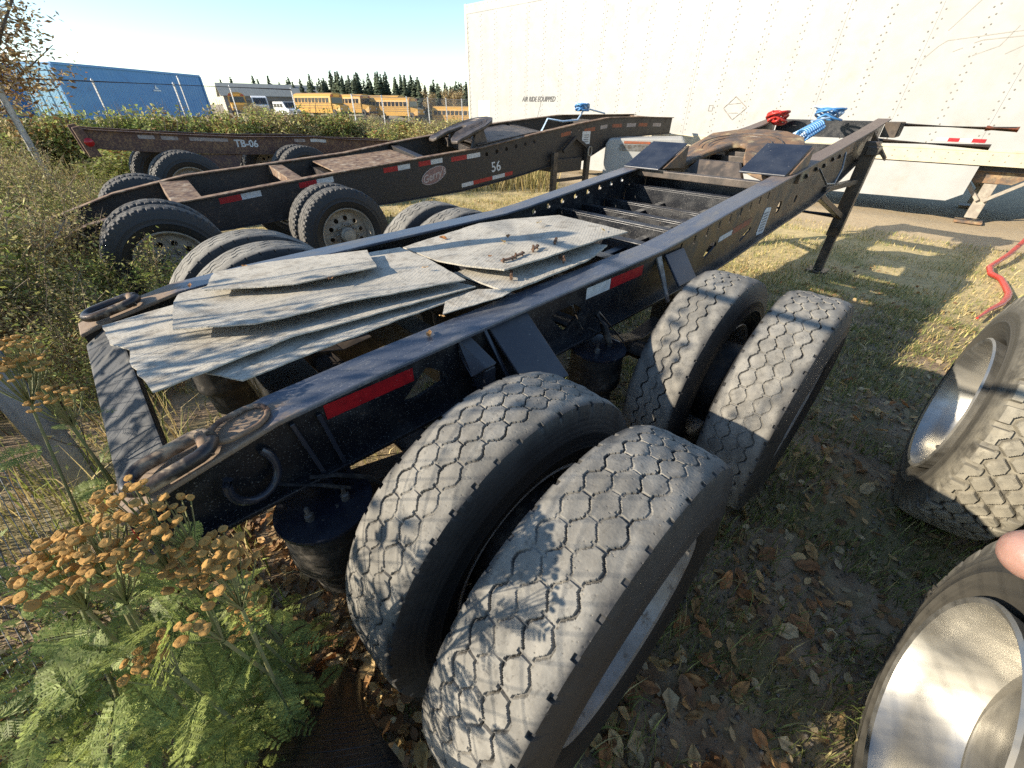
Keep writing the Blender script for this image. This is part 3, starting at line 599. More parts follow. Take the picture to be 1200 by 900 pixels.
sheet('large grey rubber sheet overhanging the rear end of the black chassis', [(-.523, -.32, .985), (-.515, -.10, 1.0), (-.475, .02, 1.015), (-.485, .12, 1.02), (-.462, .365, 1.036), (-.125, .339, 1.055), (.2, .37, 1.055), (.506, .387, 1.05), (.45, .15, 1.045), (.30, -.10, 1.04), (-.052, -.31, 1.02)], 2, wav=.004)
sheet('long patterned rubber sheet in the middle of the pile', [(-.295, -.302, 1.035), (-.33, -.12, 1.055), (-.365, .091, 1.062), (-.194, .255, 1.082), (.1, .30, 1.085), (.482, .359, 1.07), (.50, .10, 1.085), (.545, -.189, 1.06), (.05, -.29, 1.05)], 3, wav=.006, lift=.004)
sheet('small narrow rubber sheet on top of the pile near the far rail', [(-.153, -.392, 1.055), (-.232, -.11, 1.085), (-.005, .078, 1.10), (.269, .115, 1.105), (.365, -.146, 1.09), (.092, -.32, 1.07)], 4, wav=.005, lift=.006)
sheet('thick rubber strip with rusty hinges below the forward sheet', [(.536, .22, 1.052), (.557, .505, 1.050), (1.056, .492, 1.056), (1.30, .42, 1.058), (1.2, .2, 1.058)], 6, .014, wav=.002)
sheet('wide forward rubber sheet with rusty bolts along its edge', [(.575, -.217, 1.05), (.535, .083, 1.07), (.54, .254, 1.088), (.621, .422, 1.092), (1.104, .439, 1.10), (1.25, .40, 1.085), (1.483, .408, 1.085), (1.545, -.09, 1.075), (1.3, -.26, 1.06), (1.067, -.25, 1.075)], 5, .012, wav=.007, lift=.004)
sheet('thin grey rubber offcut lying along the near rail', [(.36, .40, 1.035), (.30, .47, 1.03), (.52, .52, 1.043), (.60, .50, 1.045), (.50, .41, 1.045)], 8, .006, wav=.002)
for i, (u, l, z) in enumerate([(.676, .359, 1.10), (.75, .352, 1.10), (.86, .345, 1.105), (1.01, .335, 1.105), (.64, .44, 1.065), (.93, .455, 1.07)]):
    m = MB(); m.tube([(0, 0, -.01), (0, 0, .012+.004*(i % 3))], .005, 6); m.tube([(.05, .0, -.01), (.05, 0, .010)], .005, 6); m.bar((-.01, 0, .003), (.06, 0, .003), .012, .006)
    o = m.build('rusty_hinge', M['rust_red'], None); o.location = to_w(main, (u, -l, z)); o.rotation_euler = (0, 0, main.rotation_euler.z+.2*i)
    tag(o, ['rusty hinge at the corner of the forward rubber sheet', 'second rusty hinge along the forward rubber sheet', 'rusty hinge midway along the forward rubber sheet', 'rusty hinge farthest along the forward rubber sheet', 'rusty hinge on the lower strip at its near corner', 'rusty hinge on the lower strip below the far bolts'][i], 'hinge', 'rusty belt hinges on the rubber sheets')
# ---------------------------------------------------------------- second chassis (dark, rusty, number 56)
AZ2 = R_(49.2)
ch2 = empty('trailer_chassis', (-4.03, 4.74, 0), PI/2-AZ2)
tag(ch2, 'dusty dark trailer chassis with oval emblem and number 56, behind the black one', 'chassis')
topN = [(-.92, .50), (-.5, .63), (0, .735), (.5, .77), (1, .82), (2, .912), (3, .99), (4.2, 1.085), (5.3, 1.235), (6.4, 1.37), (7.2, 1.45), (8.2, 1.46), (9.4, 1.44)]
botN = [(-.92, .40), (-.5, .42), (.6, .42), (1.7, .47), (2.6, .47), (3.8, .51), (4.8, .61), (5.6, .72), (6.6, .78), (7.3, 1.02), (8.2, 1.12), (9.4, 1.14)]
topL = [(-.92, .54), (-.25, .755), (.47, .885), (2.46, 1.03), (3.3, 1.14), (5.3, 1.36), (6.9, 1.475), (9.4, 1.485)]
botL = [(u, z-d) for (u, z), d in zip(topL, (.12, .25, .36, .46, .48, .5, .45, .32))]
H2 = .55
holes2 = [circ(4.32+.2*k, interp(topN, 4.32+.2*k)-.115, .030, 12) for k in range(6)]+[circ(6.2+.2*k, interp(topN, 6.2+.2*k)-.10, .026, 12) for k in range(2)]
holesL = [circ(5.3+.25*k, interp(topL, 5.3+.25*k)-.11, .03, 12) for k in range(2)]
for sg, tp, bt, hs in ((1, topN, botN, holes2), (-1, topL, botL, holesL)):
    web(ch2, 'rail_web', tp, bt, sg*(H2-.05)-.006, .012, M['dark_frame'], hs)
    a, b = sorted((sg*(H2-.12), sg*H2)); flange(ch2, 'top_flange', tp, a, b, .014, M['rust_top'], .003); flange(ch2, 'bottom_flange', [(u, z+.012) for u, z in bt], a, b, .014, M['dark_frame'])
L2 = H2-.05+.006
for u0, u1, c, dz in ((.62, .84, 'red', .05), (.843, 1.05, 'white', .05), (1.48, 1.69, 'red', .05), (1.693, 1.90, 'white', .05), (2.58, 2.79, 'red', .06), (2.793, 2.98, 'white', .06), (3.115, 3.31, 'red', .06), (3.313, 3.51, 'white', .06), (3.66, 3.94, 'red', .075), (3.943, 4.19, 'white', .075), (5.95, 6.2, 'orange_', .10), (6.55, 6.85, 'orange_', .12), (7.0, 7.2, 'faded_', .12), (7.35, 7.65, 'orange_', .12), (7.8, 8.1, 'faded_', .12), (8.2, 8.5, 'orange_', .12), (8.7, 9.0, 'faded_', .12)):
    mt = {'red': 'red_tape', 'white': 'white_tape', 'orange_': 'orange_dirty', 'faded_': 'faded_tape'}[c]; tape(ch2, u0, u1, L2, lambda u, dz=dz: interp(topN, u)-dz-.02, .06, mt)
for u0, u1, c in ((3.82, 4.04, 'white'), (4.043, 4.42, 'red'), (4.423, 4.68, 'white'), (4.683, 4.85, 'red')): tape(ch2, u0, u1, L2, lambda u: interp(botN, u)+.075, .055, c+'_tape')
m = MB(); m.plate([(3.345+.205*math.cos(t), .765+.10*math.sin(t)+.055*math.cos(t)) for t in np.linspace(0, 2*PI, 40, endpoint=False)], [], lambda x, y, h: (x, -L2-.001-h, y), .002); em = m.build('emblem', M['logo_pink'], ch2)
m = MB(); m.tube([(3.345+.205*math.cos(t), -L2-.003, .765+.10*math.sin(t)+.055*math.cos(t)) for t in np.linspace(0, 2*PI, 40, endpoint=False)], .005, 5, closed=True); m.build('emblem_border', M['script_pale'], em)
t_ = link('emblem_script', text_mesh('emblem_script', "Gerry's", .135, M['script_pale'], .35, bold=.002), em, (3.345, -L2-.0045, .76), (PI/2, -.27, 0))
tn = link('stencil_number', text_mesh('stencil_number', '56', .20, M['decal_white'], 0, bold=.002), ch2, (4.50, -L2-.002, .80), (PI/2, -.10, 0))
m = MB(); m.plate([(x, y) for x, y in rect(6.62, 1.14, .22, .20)], [], lambda x, y, h: (x, -L2-.001-h, y), .002); dp = m.build('data_plate', M['decal_white'], ch2); q = MB()
for k in range(4): q.box(6.56, 6.69, -L2-.0045, -L2-.0035, 1.07+.035*k, 1.085+.035*k)
q.build('printed_lines', M['decal_grey'], dp)
for u, w, dz in ((.35, .28, .02), (1.5, .16, .02), (2.0, .1, .1), (3.25, .12, .03), (4.2, .1, .05), (5.6, .12, .04), (7.2, .1, .06), (9.2, .14, .02), (-.75, .12, .05)):
    zn = interp(topN, u)-dz; zl = interp(topL, u)-dz; m = MB(); m.hexa([(u-w/2, -.5, zn-.10), (u+w/2, -.5, zn-.10), (u+w/2, .5, zl-.10), (u-w/2, .5, zl-.10), (u-w/2, -.5, zn), (u+w/2, -.5, zn), (u+w/2, .5, zl), (u-w/2, .5, zl)]); m.build('cross_member', M['rust_top'] if w > .13 else M['dark_frame'], ch2, bevel=.003)
m = MB(); m.hexa([(1.98, -.43, .88), (3.15, -.43, .965), (3.15, .43, 1.03), (1.98, .43, .94), (1.98, -.43, .895), (3.15, -.43, .98), (3.15, .43, 1.045), (1.98, .43, .955)]); m.build('deck_plate', M['rust_top'], ch2, bevel=.003)
fifth_wheel(ch2, 3.82, .05, 1.23, 1.47, 'grease')
m = MB(); m.hexa([(4.2, -.45, 1.10), (5.4, -.45, 1.24), (5.4, .45, 1.32), (4.2, .45, 1.2), (4.2, -.45, 1.12), (5.4, -.45, 1.26), (5.4, .45, 1.34), (4.2, .45, 1.22)]); m.build('slide_plate', M['grease'], ch2, bevel=.003)
for u in (0, 1.65):
    axle(ch2, u, TR-.14)
    for c, ry in ((cA, 0), (cB, 0)):
        wheel(ch2, u, c, TR-.14, 1, 'hwy', 'cream', 'tyre_black', u+c); wheel(ch2, u, -c, TR-.14, -1, 'hwy', 'cream', 'tyre_black', u-c)
# landing frame of the second chassis
for u in (5.75, 6.62):
    m = MB(); m.box(u-.05, u+.05, -.62, -.54, .05, .95 if u < 6 else 1.0); lf = m.build('landing_leg', M['grease'], ch2, bevel=.005)
m = MB(); m.bar((5.95, -.58, .95), (6.25, -.58, 1.16), .05, .05); m.bar((6.25, -.58, 1.16), (6.62, -.58, .98), .05, .05); m.bar((5.75, -.58, .5), (6.62, -.58, .5), .05, .05); m.build('brace', M['dark_frame'], lf, bevel=.003)
m = MB(); m.tube(ring_path((6.62, -.63, .93), .075, .045, (0, 0, 1), (1, 0, 0)), .012, 8, closed=True); m.build('crank_ring', M['cream_steel'], lf, 60)
m = MB(); m.box(5.85, 6.5, -.56, .4, .62, .84); m.build('tool_box', M['dark_frame'], ch2, bevel=.01)
hose_bundle('air_hose_coil', ch2, (6.9, -.05, 1.45), None, 'blue coiled air hose bundle on the dusty dark chassis', [('bundle', loops((6.95, -.05, 1.60), .12, 5, .4), .016, 'blue_hose'), ('bundle', loops((7.0, -.02, 1.62), .11, 4, 2.1), .016, 'pale_hose'), ('hose', [(6.0, .05, 1.22), (6.2, .1, 1.42), (6.5, 0, 1.38), (6.8, -.1, 1.40), (7.0, -.05, 1.55)], .016, 'pale_hose'), ('hose', [(7.0, 0, 1.6), (7.4, .2, 1.58), (7.9, .15, 1.5)], .015, 'pale_hose')])
# ---------------------------------------------------------------- third chassis (brown, TB-06)
ch3 = empty('trailer_chassis', (-5.85, 7.85, 0), PI/4)
tag(ch3, 'brown rusty trailer chassis lettered TB-06, farthest of the three', 'chassis')
t3 = [(-1.0, 1.29), (-.85, 1.27), (0, 1.20), (1, 1.13), (2.3, 1.09), (3.0, 1.02), (4.2, .95)]; b3 = [(-1.0, 1.05), (-.85, 1.02), (0, .93), (1, .86), (2.3, .78), (3.0, .76), (4.2, .72)]
for sg in (1, -1):
    web(ch3, 'rail_web', t3, b3, sg*.5-.006, .012, M['brown_frame']); a, b = sorted((sg*.43, sg*.55)); flange(ch3, 'top_flange', t3, a, b, .014, M['brown_frame']); flange(ch3, 'bottom_flange', [(u, z+.012) for u, z in b3], a, b, .014, M['brown_frame'])
    m = MB(); m.hexa([(-1.06, -sg*.46, .93), (-.92, -sg*.46, .93), (-.92, -sg*.57, .93), (-1.06, -sg*.57, .93), (-1.10, -sg*.46, 1.30), (-1.0, -sg*.46, 1.32), (-1.0, -sg*.57, 1.32), (-1.10, -sg*.57, 1.30)]); ep = m.build('end_plate', M['brown_frame'], ch3, bevel=.01)
    m = MB(); m.lathe([(.055, 0), (.055, .015), (.04, .025), (0, .03)], 18, axis='Y'); m.build('tail_light', M['red_lens'], ep, 40, loc=(-.99, -sg*.572, 1.12), rot=(0, 0, PI if sg > 0 else 0))
for u0, u1, c in ((-.40, -.2, 'faded_tape'), (-.12, .1, 'faded_tape'), (.25, .80, 'faded_tape'), (1.9, 2.1, 'faded_tape'), (2.2, 2.5, 'white_tape')): tape(ch3, u0, u1, .507, lambda u: interp(t3, u)-.065, .05, c)
link('stencil_number', text_mesh('stencil_text', 'TB-06', .15, M['decal_white'], 0, bold=.004), ch3, (1.07, -.509, 1.015), (PI/2, .06, 0))
for u in (-.8, .3, 1.6, 2.8, 4.0):
    m = MB(); z = interp(t3, u)-.06; m.box(u-.05, u+.05, -.5, .5, z-.10, z); m.build('cross_member', M['brown_frame'], ch3, bevel=.003)
m = MB(); m.add([(.25, -.52, .90), (.95, -.52, .86), (.75, -.60, .55), (.45, -.60, .55)], [(0, 1, 2, 3)]); m.add([(.25, -.50, .90), (.95, -.50, .86), (.75, -.58, .55), (.45, -.58, .55)], [(3, 2, 1, 0)]); m.build('hanger', M['brown_frame'], ch3)
for u in (-.05, 1.75):
    axle(ch3, u, TR)
    for c in (cA, cB): wheel(ch3, u, c-.12, TR, 1, 'hwy', 'cream', 'tyre_black', u+c); wheel(ch3, u, -c+.12, TR, -1, 'hwy', 'cream', 'tyre_black', u-c)
# ---------------------------------------------------------------- chassis on the right with polished rims
ch4 = empty('trailer_chassis', (-.7719, 1.3496, 0), PI/2-AZ)
tag(ch4, 'chassis at the right edge with polished deep-dish rims and chunky muddy tyres', 'chassis')
for u, l, z, sp in ((.53, 1.95, .465, .35), (2.0, 1.885, .505, .9)):
    w = wheel(ch4, u, l+.128-(.03 if u > 1 else 0), z+(.02 if u > 1 else 0), -1, 'lug', 'chrome', 'tyre_mud', sp); w.scale = (1.04,)*3 if u > 1 else (1, 1, 1); w.rotation_euler[2] += R_(4 if u < 1 else 4)
    if u < 1: link('sidewall_lettering', text_mesh('sidewall_lettering', 'USA', .05, M['tyre_mud'], 0, .0025, .001), w, (-.433, -.1195, -.07), (PI/2, R_(-99), 0))
    wheel(ch4, u, l+.128+.34, z, -1, 'lug', 'silver', 'tyre_mud', sp+1); MB().tube([(u, -l-.2, z), (u, -l-2.2, z)], .065, 14).build('axle', M['grease'], ch4, 40)
for l in (2.75, 3.7):
    m = MB(); m.box(-1.2, 5, -l-.06, -l+.06, 1.0, 1.014); m.box(-1.2, 5, -l-.006, -l+.006, .76, 1.0); m.box(-1.2, 5, -l-.06, -l+.06, .746, .76); m.build('rail', M['dark_frame'], ch4)
# ---------------------------------------------------------------- white semi-trailer
TD = Vector((.719, -.695, 0)).normalized()
tr = empty('semi_trailer', (-1.5, 16.1, 0), math.atan2(TD.y, TD.x)); tag(tr, 'long white box semi-trailer with rivet rows and side skirt', 'semi-trailer')
TL = 16.1; Z0, Z1 = 1.11, 4.06   # local: x along, -y toward the viewer... side at y=0, body behind at y>0
m = MB(); m.box(.04, TL, .004, 2.58, Z0-.1, Z1-.02); m.build('box_body', M['white_paint'], tr)
n = 13; pw = (TL-.1)/n
for k in range(n):
    m = MB(); x0 = .06+k*pw; m.box(x0+.0015, x0+pw-.0015, -.003-.0022*(k % 2), .003, Z0, Z1-.22); m.build('side_panel', M['white_paint'], tr)
m = MB(); m.box(0, TL, -.012, .02, Z1-.22, Z1); m.build('top_rail', M['white_paint'], tr, bevel=.006)
m = MB(); m.box(-.03, .06, -.016, .05, Z0-.23, Z1+.01); m.build('corner_post', pm('post_alloy', (.55, .50, .36), (.62, .58, .45), 4, .4, .3, bump=0), tr, bevel=.006)
m = MB(); m.box(0, TL, -.014, .03, .89, Z0); m.box(0, TL, -.02, .03, 1.075, 1.095); m.box(0, TL, -.02, .03, .885, .90); m.build('bottom_rail', pm('rail_alloy', (.55, .48, .33), (.48, .42, .30), 6, .5, .2, dirt=((.36, .28, .17), 4, .5, .8), bump=0), tr, bevel=.003)
V = []; T = []
def rivet(x, z, y, r=.013):
    b = len(V)
    for k in range(6): V.append((x+r*math.cos(k*PI/3), y, z+r*math.sin(k*PI/3)))
    V.append((x, y-.004, z)); T.extend((b+k, b+(k+1) % 6, b+6) for k in range(6))
for k in range(n+1):
    for half in (0, .5):
        x = .06+(k+half)*pw
        if x > TL: continue
        for q in range(24):
            z = Z0+.06+q*.112
            for dx in ((-.05, .05) if not half else (-.03, .03)): rivet(min(max(x+dx, .08), TL-.02), z+(.03 if dx > 0 else 0), -.0062)
for k in range(90): rivet(.1+k*.176, Z1-.05, -.0125); rivet(.1+k*.176, 1.035, -.0145, .011); rivet(.1+k*.176, .95, -.0145, .011)
tag(link('rivets', npmesh('rivets', V, tris=T, mats=[pm('rivet_grey', (.14, .13, .11), (.20, .185, .15), 20, .6, bump=0)], smooth=True), tr), kind='stuff')
m = MB(); m.add([(4.2, -.01, .15), (12.35, -.01, .34), (12.52, -.01, .46), (12.52, -.01, .87), (4.2, -.01, .87), (4.2, .01, .15), (12.35, .01, .34), (12.52, .01, .46), (12.52, .01, .87), (4.2, .01, .87)], [(0, 1, 2, 3, 4), (9, 8, 7, 6, 5), (0, 5, 6, 1), (1, 6, 7, 2), (2, 7, 8, 3), (4, 9, 5, 0)]); m.build('side_skirt', M['white_paint'], tr)
for yy in (.35, 2.2):
    m = MB(); m.box(12.70, 12.86, yy-.07, yy+.07, .08, .62); lg = m.build('landing_leg', M['cream_steel'], tr, bevel=.008)
    MB().box(12.60, 12.96, yy-.14, yy+.14, 0, .04).build('foot', M['rust_plate'], lg, bevel=.006)
    m = MB(); m.hexa([(12.55, yy-.09, .62), (13.02, yy-.09, .62), (13.02, yy+.09, .62), (12.55, yy+.09, .62), (12.45, yy-.09, .84), (13.3, yy-.09, .84), (13.3, yy+.09, .84), (12.45, yy+.09, .84)]); m.build('mount', M['rust_plate'], lg, bevel=.006)
    m = MB(); m.bar((12.8, yy-.1, .36), (13.35, yy-.1, .84), .06, .05); m.bar((12.74, yy-.1, .36), (12.5, yy-.05, .6), .06, .05); m.build('brace', M['cream_steel'], lg, bevel=.004)
m = MB(); m.box(0.3, TL, .15, 2.4, .80, .88); m.build('floor_beams', M['dark_frame'], tr)
for u in (1.0, 2.35):
    for yy in (.16, 2.25): w = wheel(tr, u, -yy, TR, 1 if yy < 1 else -1, 'hwy', 'silver', 'tyre_black', u)
link('lettering', text_mesh('lettering', 'AIR RIDE EQUIPPED', .165, M['decal_black'], .35, bold=.003), tr, (3.0, -.0085, 1.775), (PI/2, 0, 0), (.86, 1, 1))
m = MB(); P = [(8.23, 1.61), (8.43, 1.81), (8.70, 1.62), (8.47, 1.41)]
for a, b in zip(P, P[1:]+P[:1]): m.bar((a[0], -.008, a[1]), (b[0], -.008, b[1]), .006, .012)
m.bar((8.32, -.008, 1.68), (8.55, -.008, 1.70), .006, .01); m.bar((8.36, -.008, 1.53), (8.55, -.008, 1.53), .006, .01); m.build('placard_frame', M['steel_old'], tr)
m = MB()
for a, b in zip(rect(7.96, 1.61, .08, .10), rect(7.96, 1.61, .08, .10)[1:]+rect(7.96, 1.61, .08, .10)[:1]): m.bar((a[0], -.008, a[1]), (b[0], -.008, b[1]), .006, .008)
m.build('small_frame', M['steel_old'], tr)
m = MB()
for pl in ([(11.18, 2.28), (11.30, 2.44), (11.38, 2.50), (12.4, 2.58), (13.2, 2.6)], [(11.33, 2.62), (11.55, 2.95), (11.9, 3.25)], [(11.7, 2.45), (11.78, 2.48), (12.2, 2.5)], [(11.75, 2.30), (12.0, 2.40), (12.1, 2.62)], [(12.1, 2.3), (12.35, 2.45), (12.4, 2.8)], [(11.5, 2.36), (11.6, 2.40)]):
    for a, b in zip(pl, pl[1:]): m.bar((a[0], -.0065, a[1]), (b[0], -.0065, b[1]), .004, .012)
m.build('ghost_lettering', M['ghost_grey'], tr)
for x0, x1, c in ((11.83, 11.98, 'white_tape'), (11.98, 12.12, 'red_tape'), (12.12, 12.27, 'white_tape'), (12.27, 12.43, 'red_tape'), (.5, .85, 'faded_tape'), (5.0, 5.3, 'red_tape'), (5.3, 5.5, 'white_tape')):
    m = MB(); m.box(x0+.002, x1-.002, -.0095, -.006, 1.19, 1.24); m.build('reflector_tape', M[c], tr)
m = MB(); m.box(.45, 1.0, -.0072, -.0052, 1.25, 1.75); m.build('patch_panel', pm('patch', (.58, .54, .40), (.68, .65, .52), 3, .5, bump=0), tr)
# ---------------------------------------------------------------- white tank below the second chassis
tk = empty('white_tank', (2.42, 9.05, 0), R_(-18)); tag(tk, 'low white boxed tank standing between the dark chassis and the semi-trailer', 'tank')
m = MB(); pr = [(-.55, .3), (-.62, .4), (-.62, 1.02), (-.56, 1.12), (.75, 1.16), (.8, 1.1), (.8, .3)]; m.plate(pr, [], lambda x, y, h: (x, h-.3, y), .7); m.build('tank_body', M['white_paint'], tk, bevel=.03)
m = MB(); m.box(-.35, .25, -.312, -.302, .93, 1.03); m.build('tread_strip', M['steel_old'], tk); m = MB(); m.box(-.28, .2, -.312, -.302, 1.045, 1.085); m.build('warning_label', M['orange_dirty'], tk)
for a in (-.6, .65): m = MB(); m.box(a, a+.1, -.28, .35, 0, .3); m.build('stand', M['grease'], tk)
# ---------------------------------------------------------------- red bent pipe, fender
m = MB(); m.tube([(7.6, 6.15, .30), (7.17, 5.82, .20), (6.3, 5.2, .10), (5.75, 4.85, .05), (5.55, 4.62, .045), (5.5, 4.45, .045), (5.30, 4.2, .045), (5.13, 4.0, .045), (4.98, 3.87, .045), (4.8, 3.74, .045), (4.55, 3.60, .045), (4.25, 3.41, .04)], [.028]*9+[.024, .018, .010], 10)
o = m.build('bent_pipe', M['red_paint'], None, 60); tag(o, 'bent red steel pipe lying on the grass at the right', 'pipe')
fd = empty('ribbed_fender', (-.60, .55, 0), 0); tag(fd, 'black ribbed plastic fender leaning in dry leaves by the near wheel', 'fender')
a0, a1, b0, b1 = Vector((-.745, .567, .05)), Vector((-.50, .569, .05)), Vector((-.47, .19, .63)), Vector((-.19, .205, .63))
NU, NV = 240, 16; V = np.zeros((NU, NV, 3))
for i in range(NU):
    t = i/(NU-1)*1.12; l_, r_ = a0.lerp(b0, t), a1.lerp(b1, t); bow = .055*math.sin(min(t, 1)*PI)
    for j in range(NV):
        s = j/(NV-1); p = l_.lerp(r_, s); rib = .006*math.sin(t*2*PI*22) if .08 < s < .92 and t > .06 else 0
        V[i, j] = p+Vector((0, -.55, .83)).normalized()*(bow+rib+.03*math.sin(s*PI)) - fd.location
i, j = np.meshgrid(np.arange(NU-1), np.arange(NV-1), indexing='ij'); a = (i*NV+j).ravel()
o = link('fender_sheet', npmesh('fender_sheet', V.reshape(-1, 3), quads=np.stack([a, a+1, a+NV+1, a+NV], 1), mats=[M['plastic_black']], smooth=True), fd); so = o.modifiers.new('s', 'SOLIDIFY'); so.thickness = .006
# ---------------------------------------------------------------- chain-link fences
def fence(label, p0, p1, h, spacing, pitch=.055, mesh_to=None, wr=.0016, post_r=.028, posts=None, rail=True, mesh=True, raildark=False):
    p0 = Vector((*p0, 0)); p1 = Vector((*p1, 0)); L = (p1-p0).length; d = (p1-p0)/L
    f = empty('chain_link_fence', p0, math.atan2(d.y, d.x)); tag(f, label, 'fence')
    for x, r, hh in (posts or [(k*spacing, post_r, h+.04) for k in range(int(L/spacing)+1)]):
        m = MB(); m.tube([(x, .02, -.1), (x, .02, hh)], r, 12); m.lathe([(r*1.12, hh), (r*1.12, hh+.02), (r*.5, hh+.05), (0, hh+.055)], 10, (x, .02, 0)); m.build('post', M['galv_post'], f, 50)
    if rail: MB().tube([(0, .02, h), (L, .02, h)], .021, 8).build('top_rail', M['galv_post' if not raildark else 'dark_frame'], f, 50)
    if mesh:
        V = []; T = []
        def wire(a, b, y):
            k = len(V); dx = b[0]-a[0]; dz = b[1]-a[1]; q = math.hypot(dx, dz)
            if q < 1e-3: return
            nx, nz = -dz/q*wr, dx/q*wr
            for p in (a, b): V.extend([(p[0]+nx, y-wr*.6, p[1]+nz), (p[0]-nx, y-wr*.6, p[1]-nz), (p[0], y+wr, p[1])])
            T.extend([(k, k+1, k+4, k+3), (k+1, k+2, k+5, k+4), (k+2, k, k+3, k+5)])
        ML = mesh_to or L
        x = -h
        while x < ML:
            for sg, y in ((1, 0), (-1, .004)):
                a, b = ((x, 0), (x+h, h)) if sg > 0 else ((x+h, 0), (x, h))
                lo, hi = max(0, (0-x)/h), min(1, (ML-x)/h)
                if hi <= lo: continue
                f0 = lambda t: (x+h*t, h*t) if sg > 0 else (x+h*t, h*(1-t))
                wire(f0(lo), f0(hi), y)
            x += pitch*1.2
        tag(link('wire_mesh', npmesh('wire_mesh', V, quads=T, mats=[M['galv']]), f), kind='stuff')
    return f
FN = Vector((-.702, .712)); FB = Vector((-2.04, 1.345))
fp = lambda t: FB+FN*t
fence('near chain-link fence with a grey post beside the foreground plants', fp(-2.4), fp(.05), 2.05, 3., pitch=.062, wr=.0011, mesh_to=1.75, posts=[(2.4, .058, 2.1)])
fence('chain-link fence with dark top rail in front of the blue containers', (-13.0, 13.35), (-9.25, 20.6), 2.1, 2.7, pitch=.06, wr=.0018, posts=[(1.45, .03, 2.12), (3.65, .03, 2.12), (3.85, .022, 2.3), (5.55, .025, 2.12), (8.15, .03, 2.12)], raildark=True)
fence('far chain-link fence in front of the yellow buses', (-10.5, 31.8), (-4.4, 49.5), 2.1, 3.3, pitch=.12, wr=.004, post_r=.05)
lp = empty('lone_post', (-8.25, 7.92, 0)); tag(lp, 'mottled pale steel post at the left edge among the weeds', 'post')
m = MB(); m.tube([(0, 0, -.05), (0, 0, 2.5)], .055, 14); m.build('post_tube', pm('mottled_post', (.55, .53, .47), (.40, .37, .31), 12, .6, .1, dirt=((.2, .15, .1), 25, .56, .66)), lp, 50)
m = MB(); m.lathe([(.061, .9), (.061, .94)], 14); m.build('band', M['galv'], lp, 50)
# ---------------------------------------------------------------- background
def container(x0, y0, az, label, col, base=.7):
    e = empty('shipping_container', (x0, y0, 0), R_(90-az)); tag(e, label, 'container', 'blue shipping containers beyond the fence')
    L, Wd, Hh = 12.2, 2.44, 2.8; m = MB(); N = 130; V = []; F = []
    for i in range(N+1):
        x = L*i/N; t = (x/.28) % 1; off = .036*(1 if t < .4 else (0 if .5 <= t < .9 else ((.5-t)/.1 if t < .5 else (t-.9)/.1)))
        for z in (base+.14, base+Hh-.10): V.append((x, off-.0, z))
    k = 2*(N+1)
    for i in range(N+1): V.append((V[2*i][0], Wd-V[2*i][1], V[2*i][2])); V.append((V[2*i+1][0], Wd-V[2*i+1][1], V[2*i+1][2]))
    for i in range(N): F.append((2*i, 2*i+2, 2*i+3, 2*i+1)); F.append((k+2*i, k+2*i+1, k+2*i+3, k+2*i+2))
    m.add(V, F); m.box(.05, L-.05, .05, Wd-.05, base+Hh-.10, base+Hh-.03); m.build('side_wall', M['container_blue'], e)
    m = MB()
    for z0, z1 in ((base, base+.15), (base+Hh-.12, base+Hh)):
        for y in (0, Wd): m.box(0, L, y-.05, y+.05, z0, z1)
    for x in (0, L):
        for y in (0, Wd): m.box(x-.08, x+.08, y-.055, y+.055, base+.15, base+Hh-.12)
    m.build('frame', M['container_blue'], e); m = MB(); m.box(-.05, .02, .06, Wd-.06, base+.15, base+Hh-.12)
    for q in range(4): m.box(-.08, -.05, .3+q*.6, .36+q*.6, base+.2, base+Hh-.2)
    m.build('end_doors', M['container_sunlit'], e)
    m = MB(); m.box(L-.02, L+.05, .06, Wd-.06, base+.15, base+Hh-.12); m.build('end_wall', M['container_blue'], e)
    m = MB(); m.box(6.8, 7.5, -.012, .0, base+1.60, base+1.68); m.add([(7.0, -.01, base+1.72), (7.35, -.01, base+1.72), (7.1, -.01, base+1.98)], [(0, 1, 2)]); m.add([(7.0, -.006, base+1.72), (7.35, -.006, base+1.72), (7.1, -.006, base+1.98)], [(2, 1, 0)]); m.build('emblem', M['far_white'], e)
    for x in (1., L-1.): m = MB(); m.box(x-.4, x+.4, .3, Wd-.3, 0, base); m.build('support', M['wall_grey'], e)
    return e
c1 = container(-26.6, 29.2, 3.3, 'blue corrugated shipping container with white emblem, seen side on', 0)
for o in [c1]: pass
c2 = container(-31.2, 28.6, 3.3, 'second blue container half hidden behind tree branches at the left', 0)
bd = empty('shed', (-58.5, 99, 0), R_(90-56)); tag(bd, 'long low building with grey pitched roof and tan gable beyond the buses', 'building')
L, Wd = 20, 11
m = MB(); m.box(0, L, 0, Wd, 0, 3.0); m.build('wall', M['wall_grey'], bd)
m = MB(); m.add([(-.02, 0, 0), (-.02, Wd, 0), (-.02, Wd, 3.0), (-.02, Wd/2, 4.9), (-.02, 0, 3.0)], [(0, 1, 2, 3, 4)]); m.build('gable', M['wall_tan'], bd); m = MB(); m.add([(L+.02, 0, 0), (L+.02, Wd, 0), (L+.02, Wd, 3.0), (L+.02, Wd/2, 4.9), (L+.02, 0, 3.0)], [(4, 3, 2, 1, 0)]); m.build('gable', M['wall_tan'], bd)
